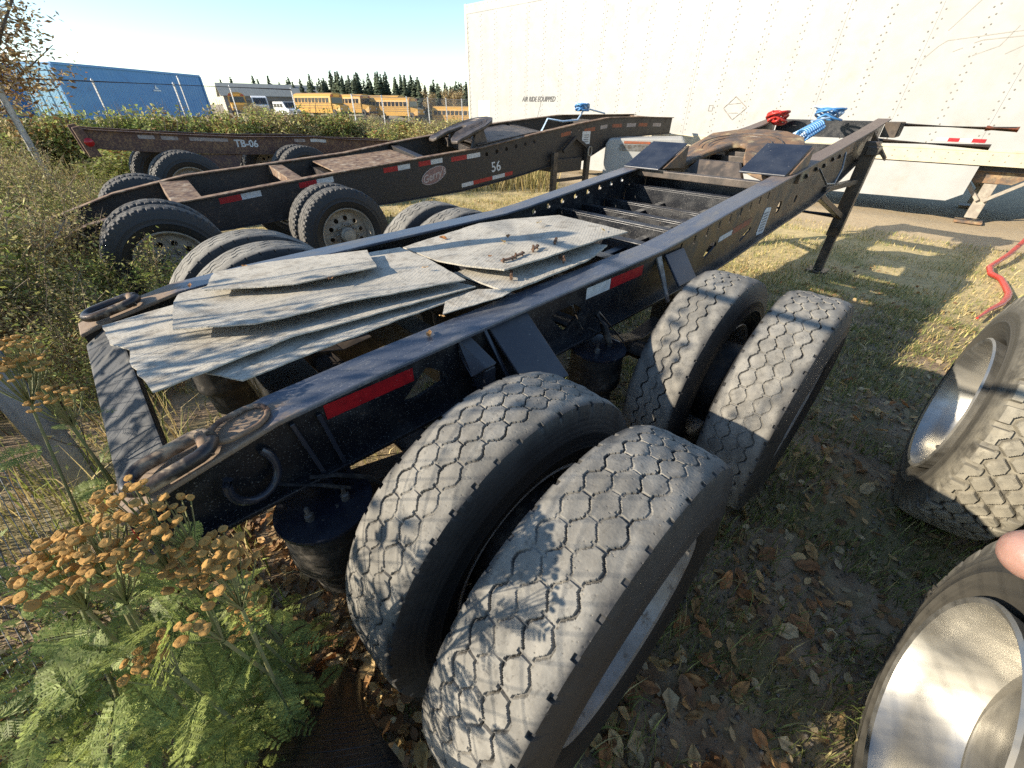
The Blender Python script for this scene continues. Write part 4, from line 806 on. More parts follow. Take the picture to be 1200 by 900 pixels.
m = MB(); m.hexa([(-.5, -.5, 2.85), (L+.5, -.5, 2.85), (L+.5, Wd/2, 5.05), (-.5, Wd/2, 5.05), (-.5, -.5, 2.97), (L+.5, -.5, 2.97), (L+.5, Wd/2, 5.17), (-.5, Wd/2, 5.17)]); m.hexa([(-.5, Wd/2, 5.05), (L+.5, Wd/2, 5.05), (L+.5, Wd+.5, 2.85), (-.5, Wd+.5, 2.85), (-.5, Wd/2, 5.17), (L+.5, Wd/2, 5.17), (L+.5, Wd+.5, 2.97), (-.5, Wd+.5, 2.97)]); m.build('roof', M['roof_grey'], bd)
for k in range(3): m = MB(); m.box(3+5*k, 4.6+5*k, -.06, .0, 1.2, 2.2); m.build('window', M['bus_dark'], bd)
m = MB(); m.box(16, 18.6, -.07, 0, 0, 2.6); m.build('door', M['far_white'], bd)
# school bus
def bus(loc, az, label):
    e = empty('school_bus', (*loc, float(gfar(*loc))), R_(90-az)); tag(e, label, 'bus', 'yellow school buses parked beyond the fence')
    Y = M['bus_yellow']; m = MB(); prof = [(-1.2, .55), (1.2, .55), (1.22, 1.9), (1.15, 2.65), (.9, 2.95), (.4, 3.08), (-.4, 3.08), (-.9, 2.95), (-1.15, 2.65), (-1.22, 1.9)]
    m.plate(prof, [], lambda a, b, h: (h, a, b), 8.6); m.build('body', Y, e)
    m = MB(); m.hexa([(8.6, -1.1, .6), (10.1, -.95, .6), (10.1, .95, .6), (8.6, 1.1, .6), (8.6, -1.1, 1.75), (10.05, -.85, 1.5), (10.05, .85, 1.5), (8.6, 1.1, 1.75)]); m.build('hood', Y, e, bevel=.06)
    for s in (-1, 1):
        for k in range(10): m = MB(); m.box(.35+k*.80, .35+k*.80+.62, s*1.2-.03, s*1.2+.03, 1.85, 2.45); m.build('window', M['bus_dark'], e)
        m = MB()
        for z in (1.15, 1.45, 1.7): m.box(0, 8.6, s*1.215-.015, s*1.215+.015, z, z+.05)
        m.build('rub_rail', M['decal_black'], e)
        for x in (1.9, 8.9): m = MB(); m.lathe([(.2, -.15), (.5, -.15), (.52, -.1), (.52, .1), (.5, .15), (.2, .15)], 18, axis='Y'); m.build('wheel', M['bag_rubber'], e, 40, loc=(x, s*1.02, .52))
        m = MB(); m.lathe([(.11, 0), (.11, .05), (0, .06)], 12, axis='X'); m.build('headlight', M['far_white'], e, loc=(10.08, s*.68, 1.1))
    m = MB(); m.hexa([(8.58, -1.0, 1.8), (8.64, -1.0, 1.8), (8.64, 1.0, 1.8), (8.58, 1.0, 1.8), (8.58, -.95, 2.5), (8.62, -.95, 2.5), (8.62, .95, 2.5), (8.58, .95, 2.5)]); m.build('windshield', M['bus_dark'], e)
    m = MB(); m.box(-.04, .0, -.9, .9, 1.8, 2.5); m.build('rear_window', M['bus_dark'], e)
    m = MB(); m.box(8.6, 8.66, -.55, .55, 2.62, 2.88); m.build('roof_sign', pm('sign_'+str(len(bpy.data.materials)), (.85, .42, .05), (.8, .4, .05), 3, .5, bump=0), e)
    for s in (-1, 1): m = MB(); m.box(8.6, 8.65, s*.85-.18, s*.85+.18, 2.62, 2.82); m.build('warning_light', M['red_lens'], e)
    m = MB(); m.box(10.1, 10.2, -1.1, 1.1, .5, .75); m.build('bumper', M['decal_black'], e)
    return e
for (x, y, az, lb) in ((-47.5, 84.5, 152, 'school bus facing the camera with dark windshield beside the shed'), (-34.5, 79.0, 120, 'school bus behind the white van'), (-32.5, 86.0, 118, 'school bus partly hidden between two others'),
                       (-24.5, 84, 115, 'school bus in the middle of the row behind the fence'), (-28, 90, 112, 'school bus farthest back near the conifers'), (-13.5, 83, 112, 'school bus nearest the white semi-trailer')): bus((x, y), az, lb)
def vehicle(kind, loc, az, label):
    e = empty('parked_'+kind, (*loc, float(gfar(*loc))), R_(90-az)); tag(e, label, kind)
    m = MB()
    if kind == 'van': pr = [(0, .35), (4.6, .35), (4.75, .9), (3.9, 1.15), (3.2, 1.9), (.1, 1.9), (0, 1.0)]; hw = .9
    else: pr = [(0, .5), (5.0, .5), (5.1, 1.4), (4.3, 1.55), (3.9, 2.5), (2.6, 2.7), (2.4, 1.2), (0, 1.1)]; hw = 1.1
    m.plate(pr, [], lambda a, b, h: (a, h-hw, b), 2*hw); m.build('body', M['far_white'], e, bevel=.08)
    for s in (-1, 1):
        m = MB()
        if kind == 'van':
            for a, b in ((.3, 1.2), (1.35, 2.2), (2.35, 3.1)): m.box(a, b, s*hw-.015, s*hw+.015, 1.2, 1.65)
        else: m.box(2.9, 3.7, s*hw-.015, s*hw+.015, 1.6, 2.3)
        m.build('side_window', M['bus_dark'], e)
        for x in (.8, 3.8): m = MB(); m.lathe([(.1, -.1), (.34, -.1), (.34, .1), (.1, .1)], 16, axis='Y'); m.build('wheel', M['bag_rubber'], e, 40, loc=(x, s*hw*.9, .36))
    m = MB(); m.hexa([(3.88, -hw*.85, 1.2), (3.95, -hw*.85, 1.2), (3.95, hw*.85, 1.2), (3.88, hw*.85, 1.2), (3.3, -hw*.8, 1.85), (3.36, -hw*.8, 1.85), (3.36, hw*.8, 1.85), (3.3, hw*.8, 1.85)] if kind == 'van' else [(4.25, -hw*.85, 1.6), (4.35, -hw*.85, 1.6), (4.35, hw*.85, 1.6), (4.25, hw*.85, 1.6), (3.95, -hw*.8, 2.4), (4.05, -hw*.8, 2.4), (4.05, hw*.8, 2.4), (3.95, hw*.8, 2.4)]); m.build('windshield', M['bus_dark'], e)
    return e
vehicle('van', (-35.5, 73.5), 130, 'small white van parked in front of a yellow bus'); vehicle('truck', (-42.8, 82), 150, 'white truck cab parked right of the front-facing bus')
# conifers
def conifer_mesh(seed):
    rg = np.random.default_rng(seed); V = []; T = []; Cc = []; H = 10.
    m = 26
    for k in range(m):
        z = .8+ (H-.9)*(k/m)**.95; r = (1.75*(1-k/m)**.8+.12)*(.8+.4*rg.random()); nb = 9 if k < m*.7 else 6
        for b in range(nb):
            a = rg.random()*6.28; rr = r*(.65+.5*rg.random()); w = .16+.22*rr; zz = z+rg.normal(0, .12); c, s = math.cos(a), math.sin(a); n0 = len(V); sh = rg.random()
            V.extend([(.05*c, .05*s, zz+.10), (rr*.6*c-w*s, rr*.6*s+w*c, zz-.12*rr-.05), (rr*c, rr*s, zz-.28*rr), (rr*.6*c+w*s, rr*.6*s-w*c, zz-.12*rr-.05), (rr*.55*c, rr*.55*s, zz-.35*rr-.18)])
            T.extend([(n0, n0+1, n0+2), (n0, n0+2, n0+3), (n0+1, n0+4, n0+2), (n0+2, n0+4, n0+3)]); col = np.array((.040, .058, .040))*(1-sh)+np.array((.095, .115, .065))*sh; Cc.extend([col]*5)
    V.extend([(-.05, 0, H-.7), (.05, 0, H-.7), (0, 0, H+.3)]); n0 = len(V)-3; T.append((n0, n0+1, n0+2)); Cc.extend([np.array((.03, .045, .025))]*3)
    return npmesh('conifer_crown', V, tris=T, mats=[M['needles']], col=np.array(Cc))
CM = [conifer_mesh(s) for s in (1, 2, 3, 4)]; CT = MB().tube([(0, 0, -.2), (0, 0, 9)], [.16, .03], 7).mesh('conifer_trunk', M['bark'], 60)
con = []
for k in range(44): con.append((-42+36*k/43.+random.uniform(-.4, .4), 106+random.uniform(-4, 4), random.uniform(.56, .76)))
for k in range(52): con.append((-44+39*k/51.+random.uniform(-.5, .5), 113+random.uniform(-3, 3), random.uniform(.58, .82)))
for x in np.arange(-66, -42, 1.9): con.append((float(x)+random.uniform(-.6, .6), 113+random.uniform(-4, 4), random.uniform(.52, .72)))
for i, (x, y, s) in enumerate(con):
    e = empty('conifer', (x, y, float(gfar(x, y))), random.uniform(0, 6)); tag(e, ('tall' if s > .85 else 'shorter')+' dark conifer in the '+('nearer' if y < 109 else 'farther')+' row of the tree line', 'tree', 'conifers in the tree line'); e.scale = (s*1.35, s*1.35, s)
    link('trunk', CT, e); link('crown', CM[i % 4], e)
# ---------------------------------------------------------------- plants
def leaf_cloud(rg, P, size, pal, jit=.25, asp=.42):
    """two-triangle leaves at points P with random orientation"""
    n = len(P); d = rg.normal(0, 1, (n, 3)); d[:, 2] = d[:, 2]*.6+.1; d /= np.linalg.norm(d, axis=1)[:, None]
    q = rg.normal(0, 1, (n, 3)); s = np.cross(d, q); s /= np.linalg.norm(s, axis=1)[:, None]+1e-9; L = (size*(.6+.8*rg.random(n)))[:, None]
    V = np.stack([P, P+d*L*.5+s*L*asp*.5, P+d*L, P+d*L*.5-s*L*asp*.5], 1).reshape(-1, 3); b = np.arange(n)*4
    T = np.concatenate([np.stack([b, b+1, b+2], 1), np.stack([b, b+2, b+3], 1)])
    pal = np.array(pal); c = pal[rg.integers(0, len(pal), n)]*(1+rg.normal(0, jit, (n, 1))).clip(.4, 1.7); return V, T, np.repeat(c, 4, 0)
GREEN = [(.27, .32, .07), (.35, .38, .10), (.20, .25, .055)]; OLIVE = [(.40, .37, .12), (.32, .31, .10), (.45, .40, .16)]; DRY = [(.44, .34, .16), (.52, .42, .22), (.33, .23, .10)]; RUSTY = [(.22, .11, .04), (.28, .16, .06)]
def weed_mesh(name, seed, h, spread, nst, nleaf, lsize, pal, asp=.35):
    rg = np.random.default_rng(seed); m = MB(); pts = []
    for k in range(nst):
        a = rg.random()*6.28; r0 = spread*.35*rg.random(); b = Vector((r0*math.cos(a), r0*math.sin(a), 0)); lean = Vector((math.cos(a), math.sin(a), 0))*spread*(.3+.7*rg.random()); hh = h*(.55+.45*rg.random())
        path = [b+lean*(t**1.5)+Vector((rg.normal(0, .012), rg.normal(0, .012), hh*t)) for t in np.linspace(0, 1, 6)]; m.tube(path, [.0045*(1-.75*t) for t in np.linspace(0, 1, 6)], 4, caps=False)
        for q in range(nleaf):
            t = .15+.85*rg.random()**.8; i = min(int(t*5), 4); p = path[i].lerp(path[i+1], t*5-i); rr = .09*h*(1.1-t*.6); pts.append(tuple(p+Vector((rg.normal(0, rr), rg.normal(0, rr), rg.normal(0, .02)))))
        for q in range(4):
            t = .35+.55*rg.random(); i = min(int(t*5), 4); p = path[i].lerp(path[i+1], t*5-i); e = p+Vector((rg.normal(0, .1*h), rg.normal(0, .1*h), .12*h)); m.tube([p, p.lerp(e, .5)+Vector((0, 0, -.01)), e], [.0025, .002, .001], 3, caps=False)
            for w in range(nleaf//8+1): pts.append(tuple(p.lerp(e, rg.random())+Vector((rg.normal(0, .012), rg.normal(0, .012), 0))))
    V, T, Cc = leaf_cloud(rg, np.array(pts), lsize, pal, asp=asp)
    return m.mesh(name+'_stems', M['stem_dry']), npmesh(name+'_leaves', V, tris=T, mats=[M['weed']], col=Cc)
WM = [weed_mesh('weed', 11, .75, .32, 9, 70, .030, GREEN+OLIVE), weed_mesh('weed', 12, .95, .35, 9, 70, .026, OLIVE+DRY), weed_mesh('weed', 13, .55, .35, 10, 60, .032, GREEN+GREEN+OLIVE), weed_mesh('weed', 14, .85, .3, 8, 60, .022, DRY+OLIVE), weed_mesh('weed', 15, .45, .3, 10, 50, .028, DRY+RUSTY), weed_mesh('weed', 16, .95, .30, 5, 26, .055, GREEN+OLIVE, .5)]
WK = ['green leafy', 'tall olive', 'bright green bushy', 'straw-coloured wiry', 'short russet', 'broad-leaved']; SK = ['olive and russet', 'mid green', 'straw-coloured', 'russet']
def weed(x, y, k, s, label, group, name='weed_plant'):
    label = WK[k]+' '+label
    e = empty(name, (x, y, float(gz(x, y))-.01), random.uniform(0, 6.28)); e.scale = (s, s, s*random.uniform(.85, 1.15)); tag(e, label, 'weed', group)
    link('stems', WM[k][0], e); link('leaves', WM[k][1], e); return e
MU = Vector((math.sin(AZ), math.cos(AZ))); MN = Vector((math.cos(AZ), -math.sin(AZ))); MO = Vector((-.7719, 1.3496))
def mw(u, l): p = MO+MU*u+MN*l; return p.x, p.y
for i in range(190):   # bank between the fence and the rear ends, both sides of the wire
    t = random.uniform(-1.2, 10.5); off = random.uniform(-.75, .42) if t < 4 else random.uniform(-1.5, 1.0)
    p = FB+FN*t+MU*off; 
    if t < -.2 and off > .1 or (-.9 < t < .7 and off > -.55): continue
    s = random.uniform(.65, 1.1)*(1.45 if t > 2 else 1.0)
    if off > .15: s *= .6
    weed(p.x, p.y, random.choice((0, 1, 1, 2, 2, 3, 4)), s, 'weed growing along the chain-link fence behind the chassis', 'weeds along the fence')
for i in range(46):
    t = random.uniform(1.2, 8.5); p = FB+FN*t+MU*random.uniform(-.2, .75 if t > 2 else .3); weed(p.x, p.y, random.choice((0, 2, 2, 0, 1)), random.uniform(.75, 1.25), 'weed crowding the rear ends of the chassis', 'weeds crowding the rear ends')
for i in range(9):
    t = random.uniform(.8, 3.2); p = FB+FN*t+MU*random.uniform(-.85, -.25); weed(p.x, p.y, random.choice((3, 1, 3)), random.uniform(1.25, 1.6), 'weed standing close against the grey fence post', 'weeds at the fence post')
for i in range(8):
    weed(random.uniform(-1.7, -1.0), random.uniform(-.40, .15), 5, random.uniform(1.2, 1.5), 'weed left of the foreground tansy', 'weeds left of the tansy')
for i in range(5):
    t = random.uniform(1.5, 5.5); off = random.uniform(-2.6, -.9); p = FB+FN*t+MU*off; weed(p.x, p.y, random.choice((1, 1, 3, 0)), random.uniform(1.4, 1.8), 'weed, man-high, on the bank left of the fence post', 'tall weeds left of the fence')
for i in range(26):
    u = random.uniform(-1.0, -.3); l = random.uniform(-3.0, -1.6) if i % 2 else random.uniform(-6.5, -4.5); x, y = mw(u, l); weed(x, y, random.choice((0, 2, 3, 4)), random.uniform(.4, .75), 'weed growing at the rear wheels of the farther chassis', 'weeds by the far chassis')
# shrubs along the far fence line
def shrub_mesh(seed, pal, n=1500, size=.10):
    rg = np.random.default_rng(seed); d = rg.normal(0, 1, (n, 3)); d /= np.linalg.norm(d, axis=1)[:, None]; r = rg.random(n)**.42
    lob = .75+.35*np.sin(d[:, 0]*4+seed)*np.cos(d[:, 1]*5+seed*2); P = d*(r*lob)[:, None]*np.array((.85, .85, .75))+np.array((0, 0, .8)); P = P[P[:, 2] > .02]
    V, T, Cc = leaf_cloud(rg, P, size, pal, .3, .45); return npmesh('shrub_leaves', V, tris=T, mats=[M['weed']], col=Cc)
def shrub_stems(seed):
    rg = np.random.default_rng(seed); m = MB()
    for k in range(9): a = rg.random()*6.28; e = Vector((math.cos(a)*.6*rg.random(), math.sin(a)*.6*rg.random(), 1.15+.5*rg.random())); m.tube([(0, 0, 0), e*.5+Vector((.03, 0, .05)), e], [.016, .01, .004], 5, caps=False)
    return m.mesh('shrub_stems', M['bark'])
SHM = [shrub_mesh(21, OLIVE+GREEN+RUSTY), shrub_mesh(22, OLIVE+GREEN+GREEN), shrub_mesh(23, DRY+OLIVE), shrub_mesh(24, RUSTY+OLIVE)]; SHS = [shrub_stems(s) for s in (1, 2)]
def shrub(x, y, k, s, sz, label, group):
    label = SK[k]+' '+label
    e = empty('shrub', (x, y, float(gfar(x, y))-.05), random.uniform(0, 6.28)); e.scale = (s, s, sz); tag(e, label, 'shrub', group); link('stems', SHS[k % 2], e); link('leaves', SHM[k], e)
for i in range(52):
    t = i/51.; x = -12.6+t*6.6+random.uniform(-.5, .5); y = 11.0+t*6.6+random.uniform(-.7, .7); shrub(x, y, random.choice((0, 1, 1, 0, 2)), random.uniform(.75, 1.05), random.uniform(.86, 1.1), 'shrub in the hedge below the blue container', 'shrubs in front of the container fence')
for i in range(70):
    t = random.random(); x = -8.6+t*7.6+random.uniform(-.8, .8); y = 15.5+t*5+random.uniform(-1.5, 8); shrub(x, y, random.choice((2, 3, 2, 0)), random.uniform(.8, 1.2), random.uniform(.55, .85), 'shrub in the field before the buses', 'shrubs before the buses')
for i in range(18):
    x = -30+random.uniform(0, 23); shrub(x, 58+random.uniform(-8, 8), random.choice((2, 3, 2)), random.uniform(1.5, 2.3), random.uniform(.9, 1.3), 'bush close in front of the yellow buses', 'bushes by the buses')
for i in range(16):
    t = random.uniform(8, 16); p = FB+FN*t+MU*random.uniform(-2.0, 2.2); shrub(p.x, p.y, random.choice((0, 1, 2)), random.uniform(.7, 1.1), random.uniform(.5, .9), 'bushy clump at the far left by the fence', 'clumps at the far left')
# bare tawny tree beside the trailer, and tree at the top-left corner
def bush_tree(name, loc, h, seed, crown_c, crown_r, n, size, pal, label, trunk=None, asp=.5):
    rg = np.random.default_rng(seed); e = empty(name, loc); tag(e, label, 'tree'); m = MB(); tips = []
    base = Vector((0, 0, 0)); th = trunk or h*.35
    m.tube([base, (.03, .02, th*.5), (0, .04, th)], [h*.022, h*.018, h*.014], 9)
    for k in range(16):
        a = rg.random()*6.28; q = Vector(crown_c)+Vector((math.cos(a)*crown_r[0]*rg.random(), math.sin(a)*crown_r[1]*rg.random(), crown_r[2]*(rg.random()*1.9-.9))); s0 = Vector((0, .04, th*(.6+.4*rg.random()))); mid = s0.lerp(q, .5)+Vector((rg.normal(0, .1), rg.normal(0, .1), .08*h*rg.random())); m.tube([s0, mid, q], [h*.008, h*.005, h*.0015], 6, caps=False)
        for w in range(5): e2 = mid.lerp(q, rg.random())+Vector(rg.normal(0, .22*crown_r[0], 3)); m.tube([mid.lerp(q, .3), e2], [h*.0022, h*.0008], 4, caps=False); tips.append((mid, e2, q))
    m.build('trunk', M['bark'], e, 60); P = []
    for k in range(n):
        a, b, c = tips[rg.integers(0, len(tips))]; P.append(tuple(a.lerp(b, .3+.8*rg.random())+Vector(rg.normal(0, .10*crown_r[0], 3))))
    V, T, Cc = leaf_cloud(rg, np.array(P), size, pal, asp=asp); link('crown', npmesh('crown', V, tris=T, mats=[M['weed']], col=Cc), e); return e
bush_tree('birch_tree', (-8.9, 7.75, 0), 3.6, 31, (.85, .35, 2.7), (1.25, 1.2, 1.1), 7000, .085, DRY+RUSTY+[(.40, .34, .26)], 'autumn tree with sparse brown leaves at the top-left corner', 1.7, .4)
bush_tree('young_tree', (-3.0, .15, 0), 2.6, 77, (.25, .2, 1.95), (.95, 1.1, .6), 560, .06, DRY+OLIVE, 'sparse young tree on the bank left of the foreground plants', 1.0, .5)
for i, (x, y) in enumerate(((-16.5, 96), (-13.6, 99), (-11.5, 95))): bush_tree('autumn_tree', (x, y, 0), 5.2, 40+i, (0, 0, 3.1), (1.7, 1.7, 1.5), 2200, .22, DRY+[(.30, .19, .10)], ['tawny leafless-looking tree left of the semi-trailer, leftmost of three', 'tawny tree left of the semi-trailer, middle of three', 'tawny tree nearest the semi-trailer corner'][i], 1.4)
# ---------------------------------------------------------------- grass, litter, pebbles (stuff)
def blades(name, XY, hmin, hmax, wid, pal, lean=.5, seed=1, label=None):
    rg = np.random.default_rng(seed); n = len(XY); h = rg.uniform(hmin, hmax, n)*(.6+.4*rg.random(n)); a = rg.random(n)*2*PI; ln = rg.random(n)**.7*lean*h
    Z = gz(XY[:, 0], XY[:, 1]); B = np.stack([XY[:, 0], XY[:, 1], Z-.005], 1); d = np.stack([np.cos(a), np.sin(a), 0*a], 1); s = np.stack([-np.sin(a+.6), np.cos(a+.6), 0*a], 1)*(wid*(.6+.8*rg.random(n)))[:, None]
    up = np.array((0, 0, 1.)); mid = B+d*(ln*.35)[:, None]+up*(h*.6)[:, None]; tip = B+d*ln[:, None]+up*(h*np.sqrt(np.clip(1-(ln/h)**2*.6, .1, 1)))[:, None]
    V = np.stack([B-s, B+s, mid+s*.7, mid-s*.7, tip], 1).reshape(-1, 3); k = np.arange(n)*5
    pal = np.array(pal); c = pal[rg.integers(0, len(pal), n)]*(1+rg.normal(0, .22, (n, 1))).clip(.4, 1.7)
    o = link(name, npmesh(name, V, quads=np.stack([k, k+1, k+2, k+3], 1), tris=np.stack([k+3, k+2, k+4], 1), mats=[M['grass']], col=np.repeat(c, 5, 0)))
    tag(o, label, 'grass', kind='stuff'); return o
def patchy(n, x0, x1, y0, y1, scale, thr, seed, cond=None):
    rg = np.random.default_rng(seed); P = np.stack([rg.uniform(x0, x1, n), rg.uniform(y0, y1, n)], 1)
    f = np.sin(P[:, 0]*scale+seed)*np.cos(P[:, 1]*scale*1.2+2*seed)+.6*np.sin(P[:, 0]*scale*2.3+P[:, 1]*scale*1.9+seed*3)+rg.normal(0, .35, n)
    P = P[f > thr]
    if cond is not None: P = P[cond(P)]
    return P
def loc_ul(P): d = P-np.array(MO); return d@np.array(MU), d@np.array(MN)
def near_dens(P, rg=np.random.default_rng(5)): return rg.random(len(P)) < np.clip(2.6/np.hypot(P[:, 0], P[:, 1]), .12, 1)
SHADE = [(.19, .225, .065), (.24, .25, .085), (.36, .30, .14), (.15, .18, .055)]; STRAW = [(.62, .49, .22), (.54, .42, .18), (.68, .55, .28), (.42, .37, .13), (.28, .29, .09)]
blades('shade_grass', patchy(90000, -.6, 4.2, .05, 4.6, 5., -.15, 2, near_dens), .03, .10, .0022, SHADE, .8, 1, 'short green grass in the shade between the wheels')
blades('long_grass', patchy(5000, -.3, 1.6, .2, 2.2, 7., .3, 3, near_dens), .09, .19, .0026, SHADE+[(.13, .13, .05)], .9, 2, 'longer grass tufts on the ground beside the near wheel')
blades('dry_grass', patchy(190000, -2.5, 9.5, 2.2, 12.5, 3., -.35, 4, lambda P: (np.random.default_rng(6).random(len(P)) < np.clip(4.2/np.hypot(P[:, 0], P[:, 1]), .1, 1)) & (P[:, 0]*.69+P[:, 1]*.72 < 8.9)), .03, .085, .0034, STRAW+SHADE[:1], .8, 3, 'dry yellow grass in the sun in front of the semi-trailer')
blades('field_grass', patchy(60000, -16, 1, 9.5, 34, 1.5, -.9, 5, lambda P: P[:, 1] > 10+.0*P[:, 0]), .25, .75, .012, [(.36, .29, .13), (.30, .23, .10), (.24, .20, .08), (.18, .17, .06)], .5, 4, 'tall tawny field grass beyond the chassis')
blades('bank_grass', patchy(46000, -9, -.5, .2, 9.5, 3., -.8, 7, lambda P: (lambda u, l: (u < -.42-.06*np.abs(l)) & (u > -3.4) & (l > -9))(*loc_ul(P))), .10, .42, .0035, GREEN+OLIVE+DRY+STRAW[:2], .75, 6, 'rank grass on the bank along the fence')
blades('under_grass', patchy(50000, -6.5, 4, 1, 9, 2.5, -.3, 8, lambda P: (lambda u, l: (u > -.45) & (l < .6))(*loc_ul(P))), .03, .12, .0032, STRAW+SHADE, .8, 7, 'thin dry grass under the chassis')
rg = np.random.default_rng(9); n = 16000; P = np.stack([rg.uniform(-.6, 3.2, n), rg.uniform(.1, 3.4, n)], 1); P = P[rg.random(n) < np.clip(1.6/np.hypot(P[:, 0], P[:, 1]), .1, 1)]; n = len(P); r = .003+.009*rg.random(n)**2.5
oct_ = np.array([(1, 0, 0), (0, 1, 0), (-1, 0, 0), (0, -1, 0), (0, 0, .7), (0, 0, -.7)]); J = oct_[None]*(.7+.6*rg.random((n, 6, 1)))*r[:, None, None]; a = rg.random(n)*6.28; ca, sa = np.cos(a)[:, None], np.sin(a)[:, None]
V = np.stack([J[..., 0]*ca-J[..., 1]*sa, J[..., 0]*sa+J[..., 1]*ca, J[..., 2]], -1)+np.stack([P[:, 0], P[:, 1], gz(P[:, 0], P[:, 1])+.004], 1)[:, None]
F8 = np.array([(0, 1, 4), (1, 2, 4), (2, 3, 4), (3, 0, 4), (1, 0, 5), (2, 1, 5), (3, 2, 5), (0, 3, 5)]); T = (np.arange(n)*6)[:, None, None]+F8[None]
c = np.array([(.30, .25, .19), (.22, .175, .13), (.40, .34, .26)])[rg.integers(0, 3, n)]
tag(link('gravel', npmesh('gravel', V.reshape(-1, 3), tris=T.reshape(-1, 3), mats=[M['grass']], col=np.repeat(c, 6, 0))), 'small grey stones in the trodden soil', 'gravel', kind='stuff')
# fallen leaves: one curled leaf mesh per variant
def leaf_mesh(seed):
    rg = np.random.default_rng(seed); NU_, NV_ = 9, 5; V = []; c1, c2 = rg.uniform(-5, 9), rg.uniform(4, 12); wd = rg.uniform(.48, .72)
    for i in range(NU_):
        t = i/(NU_-1); w = wd*math.sin(PI*min(1, t*.96+.02))**.8*(1-.3*t)*(1+rg.normal(0, .07))
        for j in range(NV_):
            s = (j/(NV_-1)-.5)*2; x, y = t-.5, s*w*.5; V.append((x, y, .5*(c1*.05*x*x+c2*.09*y*y*4)+.05*math.sin(9*t+s*2+seed)+.04*math.sin(5*s+7*t+2*seed)+rg.normal(0, .022)))
    V = np.array(V); i, j = np.meshgrid(np.arange(NU_-1), np.arange(NV_-1), indexing='ij'); a = (i*NV_+j).ravel(); k = len(V)
    V = np.vstack([V, [(-.5, 0, .01), (-.72, .03, .05), (-.72, .045, .05)]])
    base = np.array([(.56, .34, .14), (.48, .26, .10), (.64, .44, .20), (.40, .20, .085), (.64, .49, .27), (.32, .19, .10), (.66, .46, .19), (.52, .24, .09)][seed % 8]); col = base*(1+rg.normal(0, .1, (len(V), 1))); col[::NV_] *= .9
    for q in range(NU_): col[q*NV_+NV_//2] *= .72
    return npmesh('fallen_leaf', V, quads=np.stack([a, a+1, a+NV_+1, a+NV_], 1), tris=[(k, k+1, k+2)], mats=[M['leaf']], col=col, smooth=True)
LM = [leaf_mesh(s) for s in range(8)]
def put_leaf(x, y, z, s, label, group, tilt=.5):
    o = link('fallen_leaf', random.choice(LM), None, (x, y, z), (random.gauss(0, tilt), random.gauss(0, tilt), random.uniform(0, 6.28)), s); tag(o, label, 'leaf', group)
random.seed(21)
cnt = 0
while cnt < 230:
    d = .45+3.2*random.random()**1.4; a = random.uniform(-.25, 1.15); x, y = d*math.sin(a), d*math.cos(a); q = loc_ul(np.array([[x, y]])); u, l = float(q[0][0]), float(q[1][0])
    if l < 1.1 and -.4 < u < 2.1 or l > 1.85: continue
    put_leaf(x, y, float(gz(x, y))+random.uniform(.008, .035), random.uniform(.045, .095), 'brown fallen leaf lying in the grass right of the black chassis', 'fallen leaves right of the chassis'); cnt += 1
for k in range(75):
    u = random.uniform(-.50, -.12); l = random.uniform(.62, 1.12); x, y = mw(u, l); put_leaf(x, y, random.uniform(.02, .16), random.uniform(.05, .085), 'brown fallen leaf heaped beside the ribbed fender', 'leaves heaped by the fender', .8)
for k in range(26):
    u = random.uniform(-.45, -.12); l = random.uniform(-.1, .5); x, y = mw(u, l); put_leaf(x, y, random.uniform(.02, .08), random.uniform(.05, .08), 'brown fallen leaf on the ground inside the chassis frame', 'leaves inside the frame', .6)
for i, (u, l, z) in enumerate([(.76, -.15, 1.075), (.881, .141, 1.095), (.95, .10, 1.098), (1.25, .02, 1.10), (.30, .46, 1.022), (-.02, -.52, 1.02), (.1, .10, 1.105), (-.25, -.30, 1.06), (.42, .2, 1.095), (1.38, .33, 1.10), (.20, .53, 1.018), (.66, .30, 1.11)]):
    p = to_w(main, (u, -l, z)); put_leaf(p.x, p.y, p.z, random.uniform(.022, .045), 'small dry leaf fallen on the rubber sheets and rails', 'dry leaves on the chassis', .2)
def litter(n, fn, seed, s0, s1, name, label):
    rg = np.random.default_rng(seed); P = fn(rg, n); n = len(P); s = rg.uniform(s0, s1, n); a = rg.random(n)*6.28; tx, ty = rg.normal(0, .5, (2, n)); d = np.stack([np.cos(a), np.sin(a), np.sin(tx)], 1); q = np.stack([-np.sin(a), np.cos(a), np.sin(ty)], 1)
    Z = P[:, 2:3]; C0 = P; pts = [(-.5, 0), (-.2, .28), (.2, .26), (.5, 0), (.2, -.26), (-.2, -.28)]
    V = np.stack([C0+d*(x*s)[:, None]+q*(y*s)[:, None]+np.array((0, 0, 1))*((.25*x*x+.5*y*y)*s)[:, None] for x, y in pts], 1).reshape(-1, 3); k = np.arange(n)*6
    pal = np.array([(.48, .30, .13), (.38, .21, .09), (.56, .38, .17), (.28, .16, .08), (.54, .42, .24)]); c = pal[rg.integers(0, 5, n)]*(1+rg.normal(0, .2, (n, 1))).clip(.5, 1.5)
    tag(link(name, npmesh(name, V, quads=np.concatenate([np.stack([k, k+1, k+4, k+5], 1), np.stack([k+1, k+2, k+3, k+4], 1)]), mats=[M['leaf']], col=np.repeat(c, 6, 0))), label, 'leaf litter', kind='stuff')
def f1(rg, n):
    P = np.stack([rg.uniform(-.5, 4.5, n), rg.uniform(.1, 5, n)], 1); P = P[rg.random(n) < np.clip(1.5/np.hypot(P[:, 0], P[:, 1]), .08, 1)]; return np.column_stack([P, gz(P[:, 0], P[:, 1])+rg.uniform(.004, .02, len(P))])
litter(11000, f1, 31, .015, .055, 'leaf_litter', 'broken brown leaf litter in the grass')
